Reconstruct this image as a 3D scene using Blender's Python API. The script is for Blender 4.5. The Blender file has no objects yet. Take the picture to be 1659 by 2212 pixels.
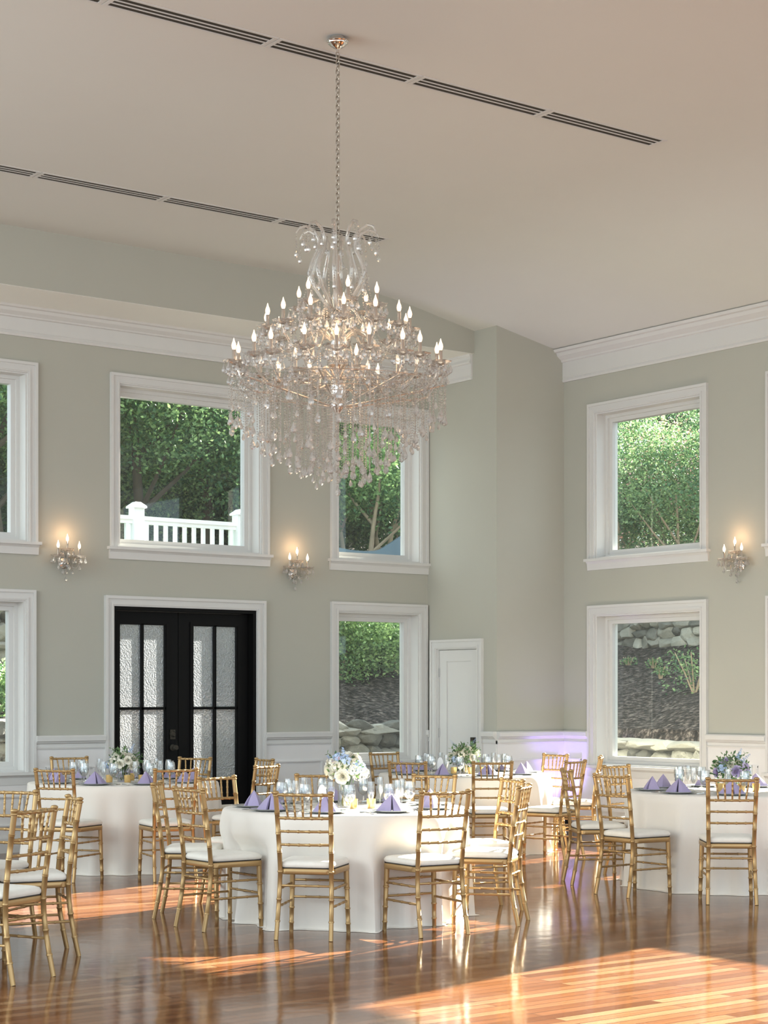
import bpy, math, random
from math import sin, cos, pi, radians, sqrt, atan2
from mathutils import Vector, Matrix

random.seed(7)
SC = bpy.context.scene
COL = SC.collection
# ------------------------------------------------------------------ camera geometry (room axes: X along the left wall, Y along the right wall)
F, CX, YH, HC = 3876.0, 829.5, 1500.0, 1.535
YAW = radians(53.07)
CU, SU = cos(YAW), sin(YAW)
def cam2w(X, Z, z=0.0):
    return Vector((CU * Z + SU * X, SU * Z - CU * X, z))
def fl(px, d, z=0.0):
    return cam2w((px - CX) / F * d, d, z)
def camdir(fx, fz):
    return cam2w(fx, fz, 0).normalized()
cam_d = bpy.data.cameras.new('camera'); cam = bpy.data.objects.new('camera', cam_d); COL.objects.link(cam)
cam.location = (0, 0, HC); cam.rotation_euler = (pi / 2, 0, YAW - pi / 2)
cam_d.sensor_fit = 'HORIZONTAL'; cam_d.sensor_width = 36; cam_d.lens = F / 1659 * 36
cam_d.shift_y = (YH - 1106) / 1659; cam_d.clip_end = 300; cam_d.clip_start = 0.05
SC.camera = cam

# ------------------------------------------------------------------ materials
def new_mat(name):
    m = bpy.data.materials.new(name); m.use_nodes = True
    nt = m.node_tree; nt.nodes.clear()
    out = nt.nodes.new('ShaderNodeOutputMaterial')
    return m, nt, out
def N(nt, t, **kw):
    n = nt.nodes.new(t)
    for k, v in kw.items():
        if k in n.inputs: n.inputs[k].default_value = v
        else: setattr(n, k, v)
    return n
def rgba(c): return (c[0], c[1], c[2], 1)
def pmat(name, col, rough=0.6, metal=0.0, var=0.06, scale=8.0, bump=0.0, bscale=60.0, coat=0.0, spec=0.5, sheen=0.0):
    m, nt, out = new_mat(name)
    b = N(nt, 'ShaderNodeBsdfPrincipled', Roughness=rough, Metallic=metal)
    b.inputs['Coat Weight'].default_value = coat
    b.inputs['Specular IOR Level'].default_value = spec
    b.inputs['Sheen Weight'].default_value = sheen
    tc = N(nt, 'ShaderNodeTexCoord')
    nz = N(nt, 'ShaderNodeTexNoise', Scale=scale, Detail=3.0)
    nt.links.new(tc.outputs['Object'], nz.inputs['Vector'])
    mx = N(nt, 'ShaderNodeMix', data_type='RGBA')
    mx.inputs[6].default_value = rgba([c * (1 - var) for c in col]); mx.inputs[7].default_value = rgba([min(1, c * (1 + var)) for c in col])
    nt.links.new(nz.outputs['Fac'], mx.inputs[0]); nt.links.new(mx.outputs[2], b.inputs['Base Color'])
    if bump:
        n2 = N(nt, 'ShaderNodeTexNoise', Scale=bscale, Detail=2.0)
        nt.links.new(tc.outputs['Object'], n2.inputs['Vector'])
        bp = N(nt, 'ShaderNodeBump', Strength=bump, Distance=0.01)
        nt.links.new(n2.outputs['Fac'], bp.inputs['Height']); nt.links.new(bp.outputs['Normal'], b.inputs['Normal'])
    nt.links.new(b.outputs[0], out.inputs[0])
    return m
def glassy(name, tint=(1, 1, 1), ior=1.45, boost=0.0, rough=0.02, haze=0.0, hcol=(1, 1, 1), pwr=4.0):
    """clear thin glass: transparent body, mirror reflection growing toward grazing angles"""
    m, nt, out = new_mat(name)
    tr = N(nt, 'ShaderNodeBsdfTransparent', Color=rgba(tint))
    gl = N(nt, 'ShaderNodeBsdfGlossy', Roughness=rough)
    f0 = ((ior - 1) / (ior + 1)) ** 2
    lw = N(nt, 'ShaderNodeLayerWeight', Blend=0.5); pw = N(nt, 'ShaderNodeMath', operation='POWER'); pw.inputs[1].default_value = pwr
    nt.links.new(lw.outputs['Facing'], pw.inputs[0])
    ad = N(nt, 'ShaderNodeMath', operation='MULTIPLY_ADD', use_clamp=True); ad.inputs[1].default_value = 1 - f0; ad.inputs[2].default_value = f0 + boost
    nt.links.new(pw.outputs[0], ad.inputs[0])
    mx = N(nt, 'ShaderNodeMixShader')
    nt.links.new(ad.outputs[0], mx.inputs[0]); nt.links.new(tr.outputs[0], mx.inputs[1]); nt.links.new(gl.outputs[0], mx.inputs[2])
    last = mx
    if haze:
        df = N(nt, 'ShaderNodeBsdfDiffuse', Color=rgba(hcol))
        m2 = N(nt, 'ShaderNodeMixShader'); m2.inputs[0].default_value = haze
        nt.links.new(mx.outputs[0], m2.inputs[1]); nt.links.new(df.outputs[0], m2.inputs[2]); last = m2
    nt.links.new(last.outputs[0], out.inputs[0])
    return m
def emit(name, col, s):
    m, nt, out = new_mat(name)
    e = N(nt, 'ShaderNodeEmission', Color=rgba(col), Strength=s)
    nt.links.new(e.outputs[0], out.inputs[0])
    m.cycles.emission_sampling = 'NONE'
    return m
def leaf_mat(name, c1, c2, scale=0.6, trans=0.4):
    m, nt, out = new_mat(name)
    g = N(nt, 'ShaderNodeNewGeometry'); nz = N(nt, 'ShaderNodeTexNoise', Scale=scale, Detail=4.0)
    nt.links.new(g.outputs['Position'], nz.inputs['Vector'])
    ad = N(nt, 'ShaderNodeMath', operation='MULTIPLY_ADD'); ad.inputs[1].default_value = 0.9; ad.inputs[2].default_value = -0.2
    nt.links.new(g.outputs['Random Per Island'], ad.inputs[0])
    a2 = N(nt, 'ShaderNodeMath', operation='ADD', use_clamp=True)
    nt.links.new(ad.outputs[0], a2.inputs[0])
    m3 = N(nt, 'ShaderNodeMath', operation='MULTIPLY_ADD'); m3.inputs[1].default_value = 1.6; m3.inputs[2].default_value = -0.65
    nt.links.new(nz.outputs['Fac'], m3.inputs[0]); nt.links.new(m3.outputs[0], a2.inputs[1])
    mx = N(nt, 'ShaderNodeMix', data_type='RGBA'); mx.inputs[6].default_value = rgba(c1); mx.inputs[7].default_value = rgba(c2)
    nt.links.new(a2.outputs[0], mx.inputs[0])
    d = N(nt, 'ShaderNodeBsdfPrincipled', Roughness=0.45); t = N(nt, 'ShaderNodeBsdfTranslucent')
    nt.links.new(mx.outputs[2], d.inputs['Base Color']); nt.links.new(mx.outputs[2], t.inputs[0])
    ms = N(nt, 'ShaderNodeMixShader'); ms.inputs[0].default_value = trans
    nt.links.new(d.outputs[0], ms.inputs[1]); nt.links.new(t.outputs[0], ms.inputs[2]); nt.links.new(ms.outputs[0], out.inputs[0])
    return m

def floor_mat():
    m, nt, out = new_mat('cherry_plank_floor')
    tc = N(nt, 'ShaderNodeTexCoord')
    br = N(nt, 'ShaderNodeTexBrick', offset=0.37, offset_frequency=2, squash=1.0)
    br.inputs['Color1'].default_value = (0, 0, 0, 1); br.inputs['Color2'].default_value = (1, 1, 1, 1); br.inputs['Mortar'].default_value = (0.4, 0.4, 0.4, 1)
    br.inputs['Scale'].default_value = 1.0; br.inputs['Mortar Size'].default_value = 0.0036; br.inputs['Mortar Smooth'].default_value = 0.1
    br.inputs['Brick Width'].default_value = 1.15; br.inputs['Row Height'].default_value = 0.083; br.inputs['Bias'].default_value = 0.0
    nt.links.new(tc.outputs['Object'], br.inputs['Vector'])
    ramp = N(nt, 'ShaderNodeValToRGB'); cr = ramp.color_ramp
    cols = [(0.0, (0.105, 0.036, 0.013)), (0.3, (0.152, 0.056, 0.021)), (0.55, (0.180, 0.070, 0.028)), (0.8, (0.215, 0.090, 0.039)), (0.93, (0.26, 0.122, 0.058)), (1.0, (0.295, 0.155, 0.077))]
    while len(cr.elements) < len(cols): cr.elements.new(0.5)
    for e, (p, c) in zip(cr.elements, cols): e.position = p; e.color = rgba(c)
    nt.links.new(br.outputs['Color'], ramp.inputs[0])
    mp = N(nt, 'ShaderNodeMapping'); mp.inputs['Scale'].default_value = (2.2, 45, 1)
    nt.links.new(tc.outputs['Object'], mp.inputs['Vector'])
    nz = N(nt, 'ShaderNodeTexNoise', Scale=1.0, Detail=5.0, Roughness=0.6); nt.links.new(mp.outputs[0], nz.inputs['Vector'])
    g = N(nt, 'ShaderNodeMapRange'); g.inputs['From Min'].default_value = 0.25; g.inputs['From Max'].default_value = 0.75; g.inputs['To Min'].default_value = 0.72; g.inputs['To Max'].default_value = 1.22
    nt.links.new(nz.outputs['Fac'], g.inputs['Value'])
    mul = N(nt, 'ShaderNodeMix', data_type='RGBA', blend_type='MULTIPLY'); mul.inputs[0].default_value = 1.0
    nt.links.new(ramp.outputs[0], mul.inputs[6]); nt.links.new(g.outputs[0], mul.inputs[7])
    dk = N(nt, 'ShaderNodeMix', data_type='RGBA'); dk.inputs[7].default_value = (0.05, 0.018, 0.008, 1)
    nt.links.new(br.outputs['Fac'], dk.inputs[0]); nt.links.new(mul.outputs[2], dk.inputs[6])
    b = N(nt, 'ShaderNodeBsdfPrincipled', Roughness=0.11); b.inputs['Coat Weight'].default_value = 0.0; b.inputs['Specular IOR Level'].default_value = 0.27
    nt.links.new(dk.outputs[2], b.inputs['Base Color'])
    n2 = N(nt, 'ShaderNodeTexNoise', Scale=7.0, Detail=1.0); nt.links.new(tc.outputs['Object'], n2.inputs['Vector'])
    sm = N(nt, 'ShaderNodeMath', operation='MULTIPLY_ADD'); sm.inputs[1].default_value = -0.7
    nt.links.new(br.outputs['Fac'], sm.inputs[0]); nt.links.new(n2.outputs['Fac'], sm.inputs[2])
    bp = N(nt, 'ShaderNodeBump', Strength=0.18, Distance=0.004); nt.links.new(sm.outputs[0], bp.inputs['Height'])
    nt.links.new(bp.outputs[0], b.inputs['Normal']); nt.links.new(bp.outputs[0], b.inputs['Coat Normal'])
    nt.links.new(b.outputs[0], out.inputs[0])
    return m
def stone_mat(name, c1, c2, scale=3.0):
    m, nt, out = new_mat(name)
    g = N(nt, 'ShaderNodeNewGeometry')
    nz = N(nt, 'ShaderNodeTexNoise', Scale=scale, Detail=6.0, Roughness=0.65); nt.links.new(g.outputs['Position'], nz.inputs['Vector'])
    ad = N(nt, 'ShaderNodeMath', operation='MULTIPLY_ADD'); ad.inputs[1].default_value = 1.0; ad.inputs[2].default_value = -0.55
    nt.links.new(g.outputs['Random Per Island'], ad.inputs[0])
    a2 = N(nt, 'ShaderNodeMath', operation='ADD', use_clamp=True); nt.links.new(ad.outputs[0], a2.inputs[0]); nt.links.new(nz.outputs['Fac'], a2.inputs[1])
    mx = N(nt, 'ShaderNodeMix', data_type='RGBA'); mx.inputs[6].default_value = rgba(c1); mx.inputs[7].default_value = rgba(c2); nt.links.new(a2.outputs[0], mx.inputs[0])
    b = N(nt, 'ShaderNodeBsdfPrincipled', Roughness=0.9); nt.links.new(mx.outputs[2], b.inputs['Base Color'])
    bp = N(nt, 'ShaderNodeBump', Strength=1.0, Distance=0.05); nt.links.new(nz.outputs['Fac'], bp.inputs['Height']); nt.links.new(bp.outputs[0], b.inputs['Normal'])
    nt.links.new(b.outputs[0], out.inputs[0]); return m
def frosted_mat():
    m, nt, out = new_mat('rippled_privacy_glass')
    tc = N(nt, 'ShaderNodeTexCoord')
    vo = N(nt, 'ShaderNodeTexVoronoi', Scale=75.0, feature='SMOOTH_F1'); nt.links.new(tc.outputs['Object'], vo.inputs['Vector'])
    bp = N(nt, 'ShaderNodeBump', Strength=0.8, Distance=0.012); nt.links.new(vo.outputs['Distance'], bp.inputs['Height'])
    rf = N(nt, 'ShaderNodeBsdfRefraction', Roughness=0.12, IOR=1.22); nt.links.new(bp.outputs[0], rf.inputs['Normal'])
    gl = N(nt, 'ShaderNodeBsdfGlossy', Roughness=0.08); nt.links.new(bp.outputs[0], gl.inputs['Normal'])
    tl = N(nt, 'ShaderNodeBsdfTranslucent', Color=(0.75, 0.80, 0.84, 1)); nt.links.new(bp.outputs[0], tl.inputs['Normal'])
    df = N(nt, 'ShaderNodeBsdfDiffuse', Color=(0.5, 0.53, 0.55, 1)); nt.links.new(bp.outputs[0], df.inputs['Normal'])
    m0 = N(nt, 'ShaderNodeMixShader'); m0.inputs[0].default_value = 0.35; nt.links.new(tl.outputs[0], m0.inputs[1]); nt.links.new(df.outputs[0], m0.inputs[2])
    m1 = N(nt, 'ShaderNodeMixShader'); m1.inputs[0].default_value = 0.38; nt.links.new(rf.outputs[0], m1.inputs[1]); nt.links.new(m0.outputs[0], m1.inputs[2])
    m2 = N(nt, 'ShaderNodeMixShader'); m2.inputs[0].default_value = 0.14; nt.links.new(m1.outputs[0], m2.inputs[1]); nt.links.new(gl.outputs[0], m2.inputs[2])
    nt.links.new(m2.outputs[0], out.inputs[0]); return m
def crystal_mat(name, tr=0.5, col=(1, 0.96, 0.9), glow=0.0):
    m, nt, out = new_mat(name)
    g = N(nt, 'ShaderNodeNewGeometry')
    t = N(nt, 'ShaderNodeBsdfTransparent', Color=(0.93, 0.92, 0.91, 1)); gl = N(nt, 'ShaderNodeBsdfGlossy', Roughness=0.03, Color=rgba(col))
    rf = N(nt, 'ShaderNodeBsdfRefraction', Roughness=0.0, IOR=1.5, Color=rgba(col))
    lw = N(nt, 'ShaderNodeLayerWeight', Blend=0.5); pw = N(nt, 'ShaderNodeMath', operation='MULTIPLY_ADD'); pw.inputs[1].default_value = .45; pw.inputs[2].default_value = .08
    nt.links.new(lw.outputs['Facing'], pw.inputs[0])
    m1 = N(nt, 'ShaderNodeMixShader'); m1.inputs[0].default_value = tr
    nt.links.new(rf.outputs[0], m1.inputs[1]); nt.links.new(t.outputs[0], m1.inputs[2])
    m2 = N(nt, 'ShaderNodeMixShader'); nt.links.new(pw.outputs[0], m2.inputs[0]); nt.links.new(m1.outputs[0], m2.inputs[1]); nt.links.new(gl.outputs[0], m2.inputs[2])
    last = m2
    if glow:
        tl = N(nt, 'ShaderNodeBsdfTranslucent', Color=rgba(col)); df = N(nt, 'ShaderNodeBsdfDiffuse', Color=rgba(col))
        md = N(nt, 'ShaderNodeMixShader'); md.inputs[0].default_value = 0.5; nt.links.new(tl.outputs[0], md.inputs[1]); nt.links.new(df.outputs[0], md.inputs[2])
        m3 = N(nt, 'ShaderNodeMixShader'); m3.inputs[0].default_value = glow
        nt.links.new(m2.outputs[0], m3.inputs[1]); nt.links.new(md.outputs[0], m3.inputs[2]); last = m3
    nt.links.new(last.outputs[0], out.inputs[0]); return m

M = {}
M['wall'] = pmat('sage_grey_wall_paint', (0.43, 0.426, 0.368), 0.75, var=0.02, scale=2.5, bump=0.05, bscale=220)
M['ceil'] = pmat('ceiling_paint', (0.68, 0.685, 0.65), 0.85, var=0.015, scale=1.5)
M['trim'] = pmat('white_trim_paint', (0.63, 0.625, 0.605), 0.4, var=0.015)
M['soffit'] = pmat('window_lit_soffit', (0.84, 0.85, 0.81), 0.8, var=0.01)  # window light from below is put into this whiter base colour
M['wain'] = pmat('wainscot_paint', (0.72, 0.71, 0.70), 0.45, var=0.015)
M['black'] = pmat('black_door_paint', (0.005, 0.005, 0.005), 0.5, var=0.1, spec=0.12)
M['floor'] = floor_mat()
M['gold'] = pmat('gold_chair_lacquer', (0.43, 0.275, 0.118), 0.36, metal=0.5, var=0.10, scale=14)
M['cushion'] = pmat('ivory_cushion_fabric', (0.78, 0.74, 0.66), 0.9, var=0.06, scale=30, bump=0.2, bscale=300, sheen=0.2)
M['piping'] = pmat('dark_cushion_edge', (0.03, 0.025, 0.02), 0.8)
M['linen'] = pmat('white_linen', (0.775, 0.722, 0.65), 0.85, var=0.03, scale=5, bump=0.06, bscale=500, sheen=0.15)
M['lilac'] = pmat('lilac_napkin_cloth', (0.36, 0.305, 0.475), 0.8, var=0.05, scale=40, sheen=0.2)
M['charger'] = pmat('silver_grey_charger', (0.42, 0.44, 0.45), 0.25, metal=0.35, var=0.03)
M['steel'] = pmat('polished_steel', (0.75, 0.75, 0.75), 0.18, metal=1.0, var=0.02)
M['chrome'] = pmat('chrome_fixture', (0.78, 0.74, 0.70), 0.10, metal=1.0, var=0.03)
M['champagne'] = pmat('champagne_metal', (0.70, 0.68, 0.65), 0.28, metal=1.0, var=0.05)
M['chainmetal'] = pmat('antique_nickel_chain', (0.40, 0.35, 0.29), 0.38, metal=0.9, var=0.06)
M['glass'] = glassy('clear_stemware', (0.97, 0.98, 0.98), 1.5, 0.09, pwr=2.6)
M['water'] = glassy('clear_water', (0.92, 0.94, 0.95), 1.33, 0.07, pwr=2.6)
M['pane'] = glassy('window_pane', (0.95, 0.975, 0.965), 1.45, 0.0, 0.0, haze=0.016, hcol=(0.75, 0.85, 0.85))
M['frost'] = frosted_mat()
M['crystal'] = crystal_mat('cut_crystal', 0.45, (1, 0.96, 0.91), 0.30)
M['dish'] = crystal_mat('pressed_crystal_dish', 0.50, (1, 0.97, 0.93), 0.16)
M['drop'] = crystal_mat('cut_crystal_drop', 0.55, (1, 0.99, 0.98), 0.15)
M['armglass'] = crystal_mat('glass_arm', 0.55, (1, 0.97, 0.93), 0.16)
M['bulb'] = emit('warm_filament', (1.0, 0.66, 0.34), 26)
def bulb_mat():
    m, nt, out = new_mat('flame_bulb'); lw = N(nt, 'ShaderNodeLayerWeight', Blend=0.5); r = N(nt, 'ShaderNodeValToRGB'); e = r.color_ramp.elements
    e[0].position = .18; e[0].color = (1, .80, .56, 1); e[1].position = .72; e[1].color = (.19, .10, .045, 1)
    nt.links.new(lw.outputs['Facing'], r.inputs[0]); em = N(nt, 'ShaderNodeEmission', Strength=3.6); nt.links.new(r.outputs[0], em.inputs[0]); nt.links.new(em.outputs[0], out.inputs[0]); m.cycles.emission_sampling = 'NONE'; return m
M['bulbglass'] = bulb_mat()
M['votive'] = pmat('gold_mercury_glass', (0.80, 0.55, 0.22), 0.28, metal=0.5, var=0.2, scale=60)
M['wax'] = pmat('candle_wax', (0.85, 0.75, 0.55), 0.6)
M['card'] = pmat('white_card', (0.85, 0.86, 0.88), 0.4)
M['dark'] = pmat('dark_slot', (0.035, 0.03, 0.02), 0.8)
M['petal_w'] = pmat('ivory_petals', (0.86, 0.82, 0.70), 0.7, var=0.05, scale=40)
M['petal_l'] = pmat('lavender_petals', (0.60, 0.50, 0.70), 0.7, var=0.1, scale=40)
M['petal_b'] = pmat('pale_blue_petals', (0.50, 0.61, 0.80), 0.7, var=0.15, scale=60)
M['fleaf'] = leaf_mat('bouquet_leaves', (0.06, 0.14, 0.05), (0.20, 0.32, 0.12), 20, 0.25)
M['leaf'] = leaf_mat('tree_leaves', (0.075, 0.18, 0.085), (0.44, 0.62, 0.25), 0.55, 0.40)
M['leaf_d'] = leaf_mat('dark_tree_leaves', (0.06, 0.14, 0.08), (0.30, 0.46, 0.19), 0.4, 0.35)
M['leaf_m'] = leaf_mat('myrtle_leaves', (0.07, 0.17, 0.08), (0.36, 0.50, 0.22), 0.9, 0.4)
M['blossom'] = leaf_mat('myrtle_blossom', (0.62, 0.30, 0.22), (0.75, 0.55, 0.58), 2, 0.3)
M['bark'] = pmat('bark', (0.11, 0.085, 0.065), 0.95, var=0.4, scale=6)
M['bark_l'] = pmat('pale_myrtle_bark', (0.36, 0.28, 0.20), 0.9, var=0.3, scale=6)
def mulch_mat():
    m, nt, out = new_mat('dark_mulch'); g = N(nt, 'ShaderNodeNewGeometry')
    mp = N(nt, 'ShaderNodeMapping'); mp.inputs['Rotation'].default_value = (.3, .2, .6); mp.inputs['Scale'].default_value = (13, 17, 15); nt.links.new(g.outputs['Position'], mp.inputs['Vector'])
    n1 = N(nt, 'ShaderNodeTexNoise', Scale=1.0, Detail=4.0, Roughness=0.7); nt.links.new(mp.outputs[0], n1.inputs['Vector'])
    r = N(nt, 'ShaderNodeValToRGB'); e = r.color_ramp.elements; e[0].position = .40; e[0].color = (.014, .012, .011, 1); e[1].position = .64; e[1].color = (.21, .175, .155, 1)
    k = e.new(.53); k.color = (.062, .05, .046, 1)
    nt.links.new(n1.outputs['Fac'], r.inputs[0]); b = N(nt, 'ShaderNodeBsdfPrincipled', Roughness=1.0); b.inputs['Specular IOR Level'].default_value = .1; nt.links.new(r.outputs[0], b.inputs['Base Color'])
    bp = N(nt, 'ShaderNodeBump', Strength=1.0, Distance=0.05); nt.links.new(n1.outputs['Fac'], bp.inputs['Height']); nt.links.new(bp.outputs[0], b.inputs['Normal']); nt.links.new(b.outputs[0], out.inputs[0]); return m
M['mulch'] = mulch_mat()
M['grass'] = pmat('lawn', (0.07, 0.14, 0.04), 1.0, var=0.4, scale=3, bump=0.6, bscale=40)
M['stone'] = stone_mat('field_stone', (0.10, 0.097, 0.088), (0.37, 0.36, 0.32), 4.5)
M['mortar'] = stone_mat('shadowed_mortar', (0.04, 0.04, 0.035), (0.10, 0.095, 0.085), 5)
M['cap'] = stone_mat('stone_wall_cap', (0.24, 0.23, 0.20), (0.42, 0.40, 0.35), 4)
M['vinyl'] = pmat('white_vinyl_rail', (0.85, 0.86, 0.88), 0.4, var=0.01)
M['tarp'] = pmat('slate_blue_tarp', (0.10, 0.15, 0.20), 0.7, var=0.1, scale=2)
M['lens'] = emit('violet_lamp_lens', (0.45, 0.3, 1.0), 4)

# ------------------------------------------------------------------ mesh helpers
class MB:
    def __init__(s): s.v = []; s.f = []
    def add(s, vs, fs):
        o = len(s.v); s.v += [tuple(v) for v in vs]; s.f += [tuple(i + o for i in f) for f in fs]; return s
    def box(s, x0, x1, y0, y1, z0, z1):
        return s.add([(x0, y0, z0), (x1, y0, z0), (x1, y1, z0), (x0, y1, z0), (x0, y0, z1), (x1, y0, z1), (x1, y1, z1), (x0, y1, z1)],
                     [(0, 3, 2, 1), (4, 5, 6, 7), (0, 1, 5, 4), (1, 2, 6, 5), (2, 3, 7, 6), (3, 0, 4, 7)])
    def tube(s, pts, rad, n=8, caps=True):
        pts = [Vector(p) for p in pts]; k = len(pts)
        if not isinstance(rad, (list, tuple)): rad = [rad] * k
        ref = None; vs = []
        for i, p in enumerate(pts):
            t = (pts[min(i + 1, k - 1)] - pts[max(i - 1, 0)])
            t = t.normalized() if t.length > 1e-9 else Vector((0, 0, 1))
            if ref is None: ref = t.cross(Vector((0, 0, 1)) if abs(t.z) < 0.9 else Vector((1, 0, 0))).normalized()
            a = (ref - t * ref.dot(t)); a = a.normalized() if a.length > 1e-6 else t.orthogonal().normalized()
            ref = a; b = t.cross(a)
            for j in range(n):
                w = 2 * pi * j / n; vs.append(p + (a * cos(w) + b * sin(w)) * rad[i])
        fs = [(i * n + j, i * n + (j + 1) % n, (i + 1) * n + (j + 1) % n, (i + 1) * n + j) for i in range(k - 1) for j in range(n)]
        if caps: fs += [tuple(range(n - 1, -1, -1)), tuple((k - 1) * n + j for j in range(n))]
        return s.add(vs, fs)
    def lathe(s, prof, n=20, c=(0, 0, 0), caps=True, rip=None):
        vs = []; k = len(prof)
        for i, (r, z) in enumerate(prof):
            for j in range(n):
                w = 2 * pi * j / n; q = r * (1 + (rip(w, i) if rip else 0)); vs.append((c[0] + q * cos(w), c[1] + q * sin(w), c[2] + z))
        fs = [(i * n + j, i * n + (j + 1) % n, (i + 1) * n + (j + 1) % n, (i + 1) * n + j) for i in range(k - 1) for j in range(n)]
        if caps: fs += [tuple(range(n - 1, -1, -1)), tuple((k - 1) * n + j for j in range(n))]
        return s.add(vs, fs)
    def prism(s, prof, axis, a0, a1):
        """closed 2-D profile swept along an axis; prof gives the two other coordinates"""
        k = len(prof)
        def P(p, a): return (a, p[0], p[1]) if axis == 'x' else ((p[0], a, p[1]) if axis == 'y' else (p[0], p[1], a))
        vs = [P(p, a0) for p in prof] + [P(p, a1) for p in prof]
        fs = [(i, (i + 1) % k, k + (i + 1) % k, k + i) for i in range(k)] + [tuple(range(k - 1, -1, -1)), tuple(range(k, 2 * k))]
        return s.add(vs, fs)
    def mesh(s, name, m, smooth=False):
        me = bpy.data.meshes.new(name); me.from_pydata(s.v, [], s.f); me.validate()
        me.materials.append(M[m] if isinstance(m, str) else m)
        import bmesh
        bm = bmesh.new(); bm.from_mesh(me); bmesh.ops.recalc_face_normals(bm, faces=bm.faces); bm.to_mesh(me); bm.free()
        if smooth:
            for p in me.polygons: p.use_smooth = True
            try: me.set_sharp_from_angle(angle=radians(50))
            except Exception: pass
        return me
    def build(s, name, m, parent=None, smooth=False, loc=None, **tags):
        return link(name, s.mesh(name, m, smooth), parent, loc, **tags)
def link(name, me, parent=None, loc=None, rot=None, **tags):
    o = bpy.data.objects.new(name, me); COL.objects.link(o)
    if parent is not None: o.parent = parent
    if loc is not None: o.location = loc
    if rot is not None: o.rotation_euler = rot
    for k, v in tags.items():
        if v is not None: o[k] = v
    return o
def empty(name, loc=(0, 0, 0), rz=0.0, **tags):
    o = bpy.data.objects.new(name, None); COL.objects.link(o); o.location = loc; o.rotation_euler = (0, 0, rz); o.empty_display_size = 0.1
    for k, v in tags.items():
        if v is not None: o[k] = v
    return o
def place(proto, name, loc, rz, label, cat, group=None):
    """a thing whose parts are listed as (name, mesh, [sub-parts], local location): one Empty, its parts and their sub-parts, sharing mesh data"""
    r = empty(name, loc, rz, label=label, category=cat, group=group)
    for nm, me, subs, lc in proto:
        p = link(nm, me, r, lc)
        for snm, sme, slc in subs: link(snm, sme, p, slc)
    return r

# ------------------------------------------------------------------ room numbers
V0, V1, V2, U1, U2 = 16.08, 15.25, 14.87, 12.71, 13.70     # left wall, bulkhead face, column face, return wall, right wall
ZC, UB, SL = 5.845, 11.17, 0.1916                          # flat ceiling, bend, slope
RAIL, TH = 1.13, 0.26
def on_left(px, py, v=V0):
    d = v / (SU - CU * (px - CX) / F); return (d * (CU + SU * (px - CX) / F), HC + (YH - py) * d / F)
def on_right(px, py, u=U2):
    d = u / (CU + SU * (px - CX) / F); return (d * (SU - CU * (px - CX) / F), HC + (YH - py) * d / F)
ul = lambda px: on_left(px, 0)[0]
vr = lambda px: on_right(px, 0)[0]
ZU0, ZU1 = on_left(239, 1180)[1], on_left(257, 829)[1]      # upper windows: opening bottom, top
ZL0, ZL1 = 0.78, on_left(72, 1298)[1]                       # lower windows
# openings (inner edge of the casing)
LW = {  # left wall
    'w1': (ul(58) - 1.62, ul(58), ZU0, ZU1), 'w2': (ul(257), ul(561.6), ZU0, ZU1), 'w3': (ul(733) - 0.02, ul(907), ZU0, ZU1),
    'w4': (ul(54) - 1.62, ul(54), ZL0, ZL1), 'w5': (ul(733) - 0.02, ul(905), ZL0, ZL1),
    'd1': (ul(244.6), ul(553.3), 0.0, on_left(244.6, 1309)[1])}
va0, va1 = vr(1514), vr(1287)
PITCH = 2.55
ZR0, ZR1 = on_right(1264, 1209)[1], on_right(1287, 893)[1]
ZRL1 = on_right(1287, 1329)[1]
RW = []
for k in range(4):
    wide = .72 if k == 2 else 0
    RW.append((va0 - PITCH * k - wide, va1 - PITCH * k, ZR0, ZR1)); RW.append((va0 - PITCH * k - wide, va1 - PITCH * k, 0.76, ZRL1))
DV0, DV1, DZ1 = None, None, 2.05
def on_ret(px): return on_right(px, 0, U1)[0]
DV1, DV0 = on_ret(945), on_ret(1032)                        # white door slab opening on the return wall

def holed(mb, axis, p0, p1, a0, a1, z0, z1, holes):
    """wall slab between p0 and p1 (thickness), spanning a0..a1, z0..z1, with rectangular holes"""
    A = sorted({a0, a1, *[h[0] for h in holes], *[h[1] for h in holes]}); Z = sorted({z0, z1, *[h[2] for h in holes], *[h[3] for h in holes]})
    A = [a for a in A if a0 <= a <= a1]; Z = [z for z in Z if z0 <= z <= z1]
    for i in range(len(A) - 1):
        run = None
        for j in range(len(Z)):
            solid = j < len(Z) - 1 and not any(h[0] < (A[i] + A[i + 1]) / 2 < h[1] and h[2] < (Z[j] + Z[j + 1]) / 2 < h[3] for h in holes)
            if solid and run is None: run = Z[j]
            if not solid and run is not None:
                if axis == 'x': mb.box(A[i], A[i + 1], p0, p1, run, Z[j])
                else: mb.box(p0, p1, A[i], A[i + 1], run, Z[j])
                run = None
    return mb
ST = dict(kind='structure')
MB().box(-6, U2 + TH, -5, V0 + TH, -0.12, 0).build('floor', 'floor', **ST)
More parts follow.
